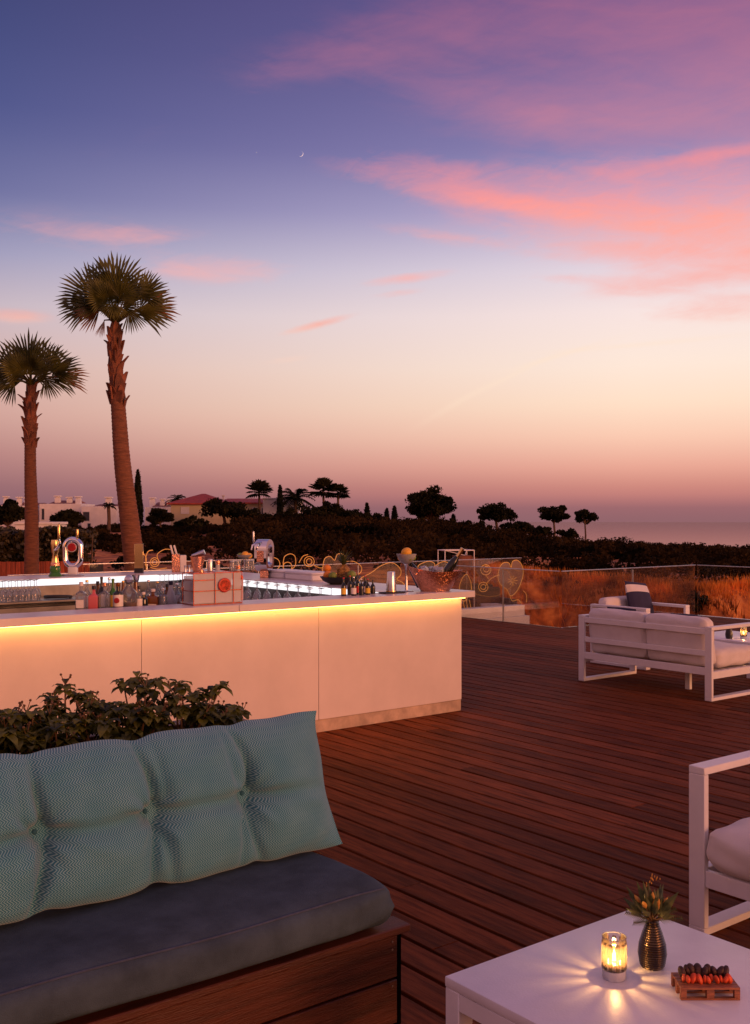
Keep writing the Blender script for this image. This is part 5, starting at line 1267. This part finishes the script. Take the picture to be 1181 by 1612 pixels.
def shrub(label, lx, ly, hgt, seed, grp='leafy plants in the planter box', red=False):
    rq = random.Random(seed); t = thing('leafy_plant', label, 'plant', D(BU + .03 + lx, BV + ly, PZ - .05), RZ + rq.uniform(0, 6), grp)
    st = MB(); lf = MB()
    def leaf(o, dr, L, wd):
        dr = dr.normalized(); sd_ = dr.cross(Vector((0, 0, 1)))
        if sd_.length < .05: sd_ = Vector((1, 0, 0))
        sd_.normalize(); up_ = sd_.cross(dr); dn = Vector((0, 0, -1))
        c0 = o; c1 = o + dr*L*.35; c2 = o + dr*L*.70 + dn*L*.16; c3 = o + dr*L*.92 + dn*L*.42
        v_ = [c0, c1 + sd_*wd*.5 + up_*.006, c1, c1 - sd_*wd*.5 + up_*.006, c2 + sd_*wd*.42 + up_*.004, c2, c2 - sd_*wd*.42 + up_*.004, c3]
        lf.add(v_, [(0, 2, 1), (0, 3, 2), (1, 2, 5, 4), (2, 3, 6, 5), (4, 5, 7), (5, 6, 7)])
    nst = rq.randint(7, 9)
    for i in range(nst):
        a = 2*pi*i/nst + rq.uniform(-.4, .4); sp_ = rq.uniform(.03, .12); hh_ = hgt*rq.uniform(.62, 1.05); x, y = cos(a)*sp_, sin(a)*sp_
        pts = [Vector((x*.2, y*.2, 0)), Vector((x*.55 + rq.uniform(-.01, .01), y*.55, hh_*.45)), Vector((x, y, hh_))]; st.tube(pts, [.0055, .0045, .0025], 5)
        nl_ = rq.randint(14, 19)
        for k in range(nl_):
            b_ = k*2.4 + a; e = rq.uniform(-.25, .75); q = 1 - .30*(k/nl_)*rq.uniform(.4, 1.2); o = pts[1].lerp(pts[2], max(0, min(1, q)))
            leaf(o, Vector((cos(b_)*cos(e), sin(b_)*cos(e), sin(e))), rq.uniform(.034, .078), rq.uniform(.022, .044))
        for k in range(6):
            b_ = rq.uniform(0, 6.28); o = pts[0].lerp(pts[1], rq.uniform(.1, 1)); leaf(o, Vector((cos(b_), sin(b_), rq.uniform(-.3, .5))), rq.uniform(.03, .05), rq.uniform(.02, .03))
        if rq.random() < .35:
            for k in range(3):
                tip_ = pts[2] + Vector((rq.uniform(-.025, .025), rq.uniform(-.02, .02), rq.uniform(.025, .045))); st.tube([pts[2], tip_], [.0018, .0012], 4); st.ball(tip_, .005, 6, 4)
    for k in range(44):
        b_ = rq.uniform(0, 6.28); rr = rq.uniform(.0, .13); leaf(Vector((rr*cos(b_), rr*sin(b_), rq.uniform(.0, .05))), Vector((cos(b_ + 1), sin(b_ + 1), rq.uniform(0, .8))), rq.uniform(.03, .05), rq.uniform(.02, .03))
    lf.build('foliage', 'shrub_leaf', t); st.build('stem', 'stem', t)
    if red:
        b = MB(); b.ball((.08, .0, hgt*.6), .008, 8, 5); b.ball((.088, .008, hgt*.6 + .006), .006, 8, 5); b.build('flower', 'red_cap', t)
PLX = [(-.17, 1.08, .12, 'lowest plant at the right end of the planter, with a red flower'), (-.33, .98, .25, 'bushy plant second from the right end of the planter'), (-.50, 1.08, .28, 'tall plant third from the right end of the planter'), (-.66, .96, .22, 'plant fourth from the right end of the planter'), (-.80, 1.08, .29, 'tallest plant with budded tips in the planter'),
       (-.96, .96, .23, 'plant just left of the tallest one in the planter'), (-1.10, 1.08, .24, 'upright plant second left of the tallest one in the planter'), (-1.26, .96, .24, 'plant third left of the tallest one in the planter'), (-1.40, 1.07, .27, 'plant with arching tip towards the left of the planter'), (-1.56, .95, .20, 'low plant second from the left picture edge'), (-1.72, 1.07, .25, 'plant cut by the left picture edge'), (-1.9, .98, .24, 'plant outside the left picture edge'), (-1.0, 1.14, .2, 'plant at the rear rim behind the tallest one'), (-1.5, 1.14, .2, 'plant at the rear rim near the left'), (-.25, .90, .17, 'small front plant by the right end of the planter'), (-.42, .90, .19, 'front plant second from the right end'), (-.58, .92, .20, 'front plant third from the right end'), (-.74, .90, .18, 'front plant fourth from the right end'), (-.90, .90, .20, 'front plant below the tallest one'), (-1.03, .90, .18, 'front plant just left of the one below the tallest'), (-1.18, .90, .2, 'front plant at the middle left of the planter'), (-1.34, .90, .18, 'front plant near the arching one'), (-1.48, .88, .18, 'front plant near the left picture edge'), (-1.64, .9, .2, 'front plant cut by the left picture edge')]
for i, (lx, ly, hg, lb) in enumerate(PLX): shrub(lb, lx, ly, hg*.92, i + 40, red=(i == 0))

# ================================================================== WHITE LOUNGE FURNITURE
def lounge(name, label, cat, W, Dp, loc, rz, seats, rear_rails=True, armless=False):
    t = thing(name, label, cat, loc, rz); hA = .683; pw, th = .075, .030
    for s_ in (-1, 1):
        x0, x1 = (-W/2, -W/2 + pw) if s_ < 0 else (W/2 - pw, W/2)
        def part(nm, y0, y1, z0, z1):
            b = MB(); b.box(x0, x1, y0, y1, z0, z1); b.build(nm, 'white_paint', t, bevel=.0025)
        part('leg', -Dp/2, -Dp/2 + th, th + .0008, hA - th - .0008); part('leg', Dp/2 - th, Dp/2, th + .0008, hA - th - .0008); part('arm', -Dp/2, Dp/2, hA - th, hA); part('sled', -Dp/2, Dp/2, .0, th)
    xi = W/2 - pw - .0005
    def rail(nm, y0, y1, z0, z1, xa=-xi, xb=xi):
        b = MB(); b.box(xa, xb, y0, y1, z0, z1); b.build(nm, 'white_paint', t, bevel=.0025)
    rail('front_rail', -Dp/2 + .004, -Dp/2 + .029, .200, .268); rail('rear_rail', Dp/2 - .029, Dp/2 - .004, .234, .303); rail('rear_rail', Dp/2 - .029, Dp/2 - .004, .41, .461); rail('rear_rail', Dp/2 - .029, Dp/2 - .004, .61, .665)
    for s_ in (-1, 1):
        b = MB(); xs_ = sorted((s_*(W/2 - .012), s_*(W/2 - .060))); b.box(xs_[0], xs_[1], -Dp/2 + .0305, Dp/2 - .0305, .200, .268); b.build('side_rail', 'white_paint', t, bevel=.0025)
    for k in range(6): 
        yy = -Dp/2 + .10 + k*(Dp - .2)/6; rail('seat_slat', yy, yy + .05, .235, .255)
    if seats > 1:
        b = MB(); b.box(-.27, -.215, -.02, .02, 0, .234); b.build('centre_leg', 'white_paint', t, bevel=.0025)
    cw = (2*xi - .01)/seats
    for k in range(seats):
        xc = -xi + .005 + cw*(k + .5)
        b = MB(); rbox(b, cw + .012, Dp - .19, .165, .06, 16, .014, .0035, seed=k + int(W*10), c=(xc, -.115, .272 + .088)); b.build('seat_cushion', 'cushion_white', t, smooth=True)
        b = MB(); rbox(b, cw - .008, .15, .46, .055, 16, .016, .004, seed=k + 3, c=(0, 0, 0)); m = Matrix.Translation((xc, Dp/2 - .125, .525)) @ Matrix.Rotation(radians(-7), 4, 'X'); b.v = [tuple(m @ Vector(q)) for q in b.v]; b.build('back_cushion', 'cushion_white', t, smooth=True)
    return t
# sofa seen from behind
a_ = gp(911, 1072); c_ = gp(1117, 1103); SU = (UV(a_)[0] + UV(c_)[0])/2; v1, v0 = UV(a_)[1] + .03, UV(c_)[1] - .045
SW, SD = v1 - v0, .86
lounge('sofa', 'white two-seat sofa seen from behind on the open deck', 'sofa', SW, SD, D(SU + SD/2, (v0 + v1)/2), RZ + pi/2, 2)
def pillow(label, uvz, rot, size=.44, bands=((0, .34, 'cushion_white'), (.34, 1, 'navy'))):
    t = thing('throw_pillow', label, 'pillow', D(uvz[0], uvz[1], uvz[2]), 0, 'navy and white throw pillows'); t.rotation_euler = rot
    n = 22; 
    for (f0, f1, mat) in bands:
        b = MB(); vs = []; fs = []; j0, j1 = round(f0*n), round(f1*n)
        for side in (-1, 1):
            for i in range(n + 1):
                for j in range(j0, j1 + 1):
                    x = -1 + 2*i/n; z = -1 + 2*j/n; th = .085*max(0.0, (1 - abs(x)**2.4)*(1 - abs(z)**2.4))**.55; k = 1 - .05*(1 - abs(x*z))
                    vs.append((x*size/2*(k if abs(z) > .5 else 1 - .03), side*th, (1 - (z + 1)/2)*size*1.0))
        w = j1 - j0 + 1; o2 = (n + 1)*w
        for side in (0, 1):
            for i in range(n):
                for j in range(w - 1):
                    a = side*o2 + i*w + j; q = (a, a + 1, a + w + 1, a + w); fs.append(q if side == 0 else q[::-1])
        b.add(vs, fs); b.build('cover', mat, t, smooth=True, angle=180)
pillow('throw pillow leaning inside the sofa at its left seat', (SU + .33, v1 - .42, .442), (radians(-26), 0, RZ + pi/2), .37, ((0, .2, 'navy'), (.2, 1, 'cushion_white')))
pillow('throw pillow leaning inside the sofa at its right seat', (SU + .33, v0 + .40, .442), (radians(-26), 0, RZ + pi/2), .36, ((0, .25, 'navy'), (.25, 1, 'cushion_white')))
# far armchair facing the sofa's side
q = gp(1020, 958, .683); qu, qv = UV(q); lounge('armchair', 'white armchair beyond the sofa with a navy pillow', 'armchair', .80, .80, D(qu - .03 + .40, qv + .40), RZ, 1)
pillow('large navy and white pillow in the armchair beyond the sofa', (qu + .52, qv + .44, .452), (radians(-18), radians(6), RZ + .15), .50, ((0, .09, 'navy'), (.09, .28, 'cushion_white'), (.28, 1, 'navy')))
# near armchair cut by the right picture edge
q = gp(1090, 1468); qu, qv = UV(q); qv1 = UV(gp(1079, 1468))[1]
lounge('armchair', 'white armchair cut off by the right picture edge', 'armchair', .82, .80, D(qu + .40, qv1 - .41), RZ - pi/2, 1)
# coffee tables
def coffee_table(label, pu, pv, S_=.862, z=.38):
    t = thing('coffee_table', label, 'table', D(pu, pv), RZ); e = .082; lw = .058
    b = MB(); b.box(-S_/2, S_/2, -S_/2, S_/2, z - .03, z); b.build('table_top', 'table_white', t, bevel=.004, seg=2)
    for sx_ in (-1, 1):
        for sy_ in (-1, 1):
            xa, xb = sorted((sx_*(S_/2 - .001), sx_*(S_/2 - lw))); ya, yb = sorted((sy_*(S_/2 - .001), sy_*(S_/2 - lw))); b = MB(); b.box(xa, xb, ya, yb, 0, z - .031); b.build('leg', 'table_white', t, bevel=.003)
    for sy_ in (-1, 1):
        ya, yb = sorted((sy_*(S_/2 - .0015), sy_*(S_/2 - .028))); b = MB(); b.box(-S_/2 + lw + .001, S_/2 - lw - .001, ya, yb, z - e, z - .031); b.build('apron', 'table_white', t, bevel=.002)
        b = MB(); b.box(ya, yb, -S_/2 + lw + .001, S_/2 - lw - .001, z - e, z - .031); b.build('apron', 'table_white', t, bevel=.002)
    return t
TB = gp(1000, 1428, .38); tu, tv = UV(TB); coffee_table('white square coffee table in the near right corner', tu - .431, tv - .431)
TF = gp(1150, 1000, .38); fu, fv = UV(TF); fu = max(fu, SU + SD + .50); coffee_table('white square coffee table in front of the sofa', fu, fv - .1)

def candle(label, pos, power, wax_h=.020):
    t = thing('candle_glass', label, 'candle', pos); hG, R = .134, .0385
    b = MB(); n = 48; prof = [(R*.93, 0), (R, .005), (R, hG - .002), (R*.97, hG), (R*.90, hG - .002), (R*.90, .032)]
    b.lathe([(R*.93, .0), (R, .005), (R, .030), (R*.9, .0315)], n); b.build('glass_base', 'ice', t, smooth=True)
    b = MB(); b.lathe([(R, .0305), (R, hG - .003), (R*.985, hG), (R*.96, hG - .002), (R*.955, .032)], n); gl = b.build('glass_wall', 'tumbler_glass', t, smooth=True)
    for k in range(11):  # facet ribs tinted dark, shaped to block the flame and throw rays
        a = 2*pi*(k + .35)/11; b = MB(); vs = []
        for z in (.034, hG*.55, hG - .012):
            for da in (-.15, -.07, .07, .15):
                rr = R*(1.012 if abs(da) > .1 else 1.055); vs.append((rr*cos(a + da), rr*sin(a + da), z))
        b.add(vs, [(0, 1, 5, 4), (1, 2, 6, 5), (2, 3, 7, 6), (4, 5, 9, 8), (5, 6, 10, 9), (6, 7, 11, 10)]); b.build('glass_ray_rib', 'tumbler_ray_rib', gl, smooth=True)
    b = MB(); b.tube([(R*.99*cos(2*pi*i/32), R*.99*sin(2*pi*i/32), hG) for i in range(32)], .0022, 6, ring=True); b.build('rim', 'clear_glass', gl, smooth=True)
    lat(t, 'tealight', 'wax', [(.028, .032), (.0285, .034), (.0285, .032 + wax_h), (.020, .032 + wax_h + .001), (.002, .031 + wax_h)], 24)
    zf = .032 + wax_h; lat(t, 'flame', 'flame', [(.001, zf + .002), (.0065, zf + .009), (.0075, zf + .016), (.0045, zf + .028), (.0005, zf + .042)], 12)
    lp = bpy.data.lights.new('candle_light', 'POINT'); lp.energy = power; lp.color = (1.0, .50, .17); lp.shadow_soft_size = .005
    lo = bpy.data.objects.new('candle_light', lp); COL.objects.link(lo); lo.parent = t; lo.location = (0, 0, zf + .034); t.scale = (.88, .88, .88)
    return t
candle('lit candle in a ribbed glass tumbler on the near table', gp(967, 1539, .3805), 3.6)
cf = gp(1173, 1007, .3805); candle('lit candle in a glass on the table in front of the sofa', D(fu - .18, fv - .28, .3805), 3.0)
def vase(pos, label, plain=False):
    t = thing('vase', label, 'vase', pos); hV = .142; prof = []
    for i in range(41):
        q = i/40; r0 = interp(q, [(0, .034), (.06, .040), (.3, .046), (.5, .043), (.75, .031), (.92, .021), (1, .020)]); prof.append((r0*(1 + (0 if plain else .028*sin(i*pi))), q*hV))
    rows = 20; prof = []
    for i in range(rows*8 + 1):
        q = i/(rows*8); r0 = interp(q, [(0, .034), (.06, .040), (.3, .0455), (.5, .0425), (.75, .031), (.92, .0215), (1, .020)]); prof.append((r0 + (0 if plain else .0026*cos(2*pi*q*rows)), q*hV))
    lat(t, 'body', 'vase_metal' if not plain else 'black', prof + [(.016, hV - .002), (.015, hV - .03)], 36, angle=80); t.scale = (.88, .88, .94); return t
pv_ = gp(1027, 1521, .3805); vase(pv_, 'ribbed metal vase on the near coffee table')
vase(D(fu - .30, fv - .18, .3805), 'small dark vase on the table in front of the sofa', True)
# bouquet
t = thing('bouquet', 'small bouquet of green leaves and yellow buds in the ribbed vase', 'bouquet', pv_ + Vector((0, 0, .133))); t.scale = (.92, .92, .92); lf = MB(); bd = MB(); st = MB(); fe = MB(); rq = random.Random(12)
def blade(mbx, o, dr, L, wd, curl=.1):
    dr = dr.normalized(); sd_ = dr.cross(Vector((.2, 1, .1))).normalized(); nn_ = sd_.cross(dr)
    v_ = [o, o + dr*L*.4 + sd_*wd*.5 + nn_*.003, o + dr*L*.4 - nn_*.002, o + dr*L*.4 - sd_*wd*.5 + nn_*.003, o + dr*L + nn_*curl*L]
    mbx.add(v_, [(0, 2, 1), (0, 3, 2), (1, 2, 4), (2, 3, 4)])
for i in range(44):
    a = i*2.4; e = rq.uniform(.45, 1.45); dr = Vector((cos(a)*cos(e), sin(a)*cos(e), sin(e))); L = rq.uniform(.05, .10); o = dr*.012
    st.tube([o, o + dr*L*.5], .0015, 4); blade(lf, o + dr*L*.35, dr + Vector((rq.uniform(-.2, .2), rq.uniform(-.2, .2), 0)), L*.85, rq.uniform(.016, .028))
for i in range(10):
    a = i*2.4 + .5; e = rq.uniform(.7, 1.4); dr = Vector((cos(a)*cos(e), sin(a)*cos(e) - .15, sin(e))).normalized(); L = rq.uniform(.03, .075); st.tube([(0, 0, 0), dr*L], .0016, 4); m = Matrix.Translation(dr*L) @ dr.to_track_quat('Z', 'Y').to_matrix().to_4x4(); bd.lathe([(.002, 0), (.008, .012), (.007, .022), (.001, .034)], 9, m=m)
for i in range(7):
    a = (-.2, .25, 2.9, 3.3, -.6, 3.6, .6)[i]; e = (.55, .8, .25, .6, .3, .1, .4)[i]; dr = Vector((cos(a)*cos(e), sin(a)*cos(e), sin(e))); L = rq.uniform(.07, .11)
    fe = MB(); st.tube([(0, 0, 0), dr*L*.5, dr*L + Vector((0, 0, -.006))], [.0014, .001, .0006], 4); fe.tube([dr*L*.25, dr*L], .0012, 4)
    for k in range(12):
        q = .25 + .75*k/12
        for sg in (-1, 1):
            sd_ = dr.cross(Vector((0, 1, .2))).normalized()*sg; o = dr*L*q; fe.add([o, o + dr*.004, o + (sd_ + dr*.6)*.020*(1.1 - .5*q)], [(0, 1, 2)])
    fe.build('fern', 'bouquet_leaf', t)
pts = [Vector((-.01, 0, .06)), Vector((-.012, 0, .11)), Vector((.004, 0, .145)), Vector((.022, 0, .125))]; st.tube(pts, .001, 4)
for k in range(16):
    q = pts[1].lerp(pts[2], k/8) if k < 8 else pts[2].lerp(pts[3], (k - 8)/8); bd.ball(q + Vector((rq.uniform(-.008, .008), rq.uniform(-.008, .008), rq.uniform(-.006, .006))), (.0018, .0018, .004), 5, 4)
lf.build('leaves', 'bouquet_leaf', t); bd.build('buds', 'bud', t, smooth=True); st.build('stem', 'stem', t)
# miniature pallet with dried fruit
PS = .87; pp = gp(1110, 1562, .3805); t = thing('pallet_tray', 'miniature wooden pallet used as a serving tray', 'tray', pp, radians(0)); t.scale = (PS, PS, PS); LW, LD = .186, .115
for i in range(5): b = MB(); y = -LD/2 + i*LD/5; b.box(-LW/2, LW/2, y + .001, y + LD/5 - .0025, .033, .040); b.build('slat', 'pallet_wood', t, bevel=.0008)
for yy in (-LD/2 + .001, -.008, LD/2 - .018):
    for xx in (-LW/2, -.012, LW/2 - .018): b = MB(); b.box(xx, xx + (.024 if xx == -.012 else .018), yy, yy + .016, .0065, .0325); b.build('block', 'pallet_wood', t, bevel=.0006)
    b = MB(); b.box(-LW/2, LW/2, yy, yy + .016, 0, .006); b.build('runner', 'pallet_wood', t, bevel=.0006)
rq = random.Random(4)
for i in range(9):
    f = MB(); f.ball((0, 0, 0), (.0125, .015, .0225), 12, 8); o = f.build('dried_date', 'date', smooth=True, loc=pp + PS*Vector((-.070 + i*.0172 + rq.uniform(-.003, .003), .014 + rq.uniform(-.010, .010), .0405 + .0195))); sq = PS*rq.uniform(.82, 1.12); o.scale = (sq*rq.uniform(.85, 1.15), sq, sq); o.rotation_euler = (rq.uniform(-.4, .3), rq.uniform(-.5, .5), rq.uniform(-.6, .6)); tag(o, 'dark dried date in the rear row on the miniature pallet', 'date', 'dates on the pallet tray')
for i in range(12):
    f = MB(); f.ball((0, 0, 0), (.0085, .011, .0155), 10, 7); o = f.build('dried_fruit', 'apricot', smooth=True, loc=pp + PS*Vector((-.073 + i*.0128 + rq.uniform(-.003, .003), -.020 + rq.uniform(-.009, .007), .0405 + .0115))); sq = PS*rq.uniform(.75, 1.1); o.scale = (sq*rq.uniform(.8, 1.3), sq, sq); o.rotation_euler = (rq.uniform(-.5, .1), rq.uniform(-.5, .5), rq.uniform(-.6, .6)); tag(o, 'bright orange dried fruit piece in the front row on the miniature pallet', 'fruit', 'orange dried fruit on the pallet tray')
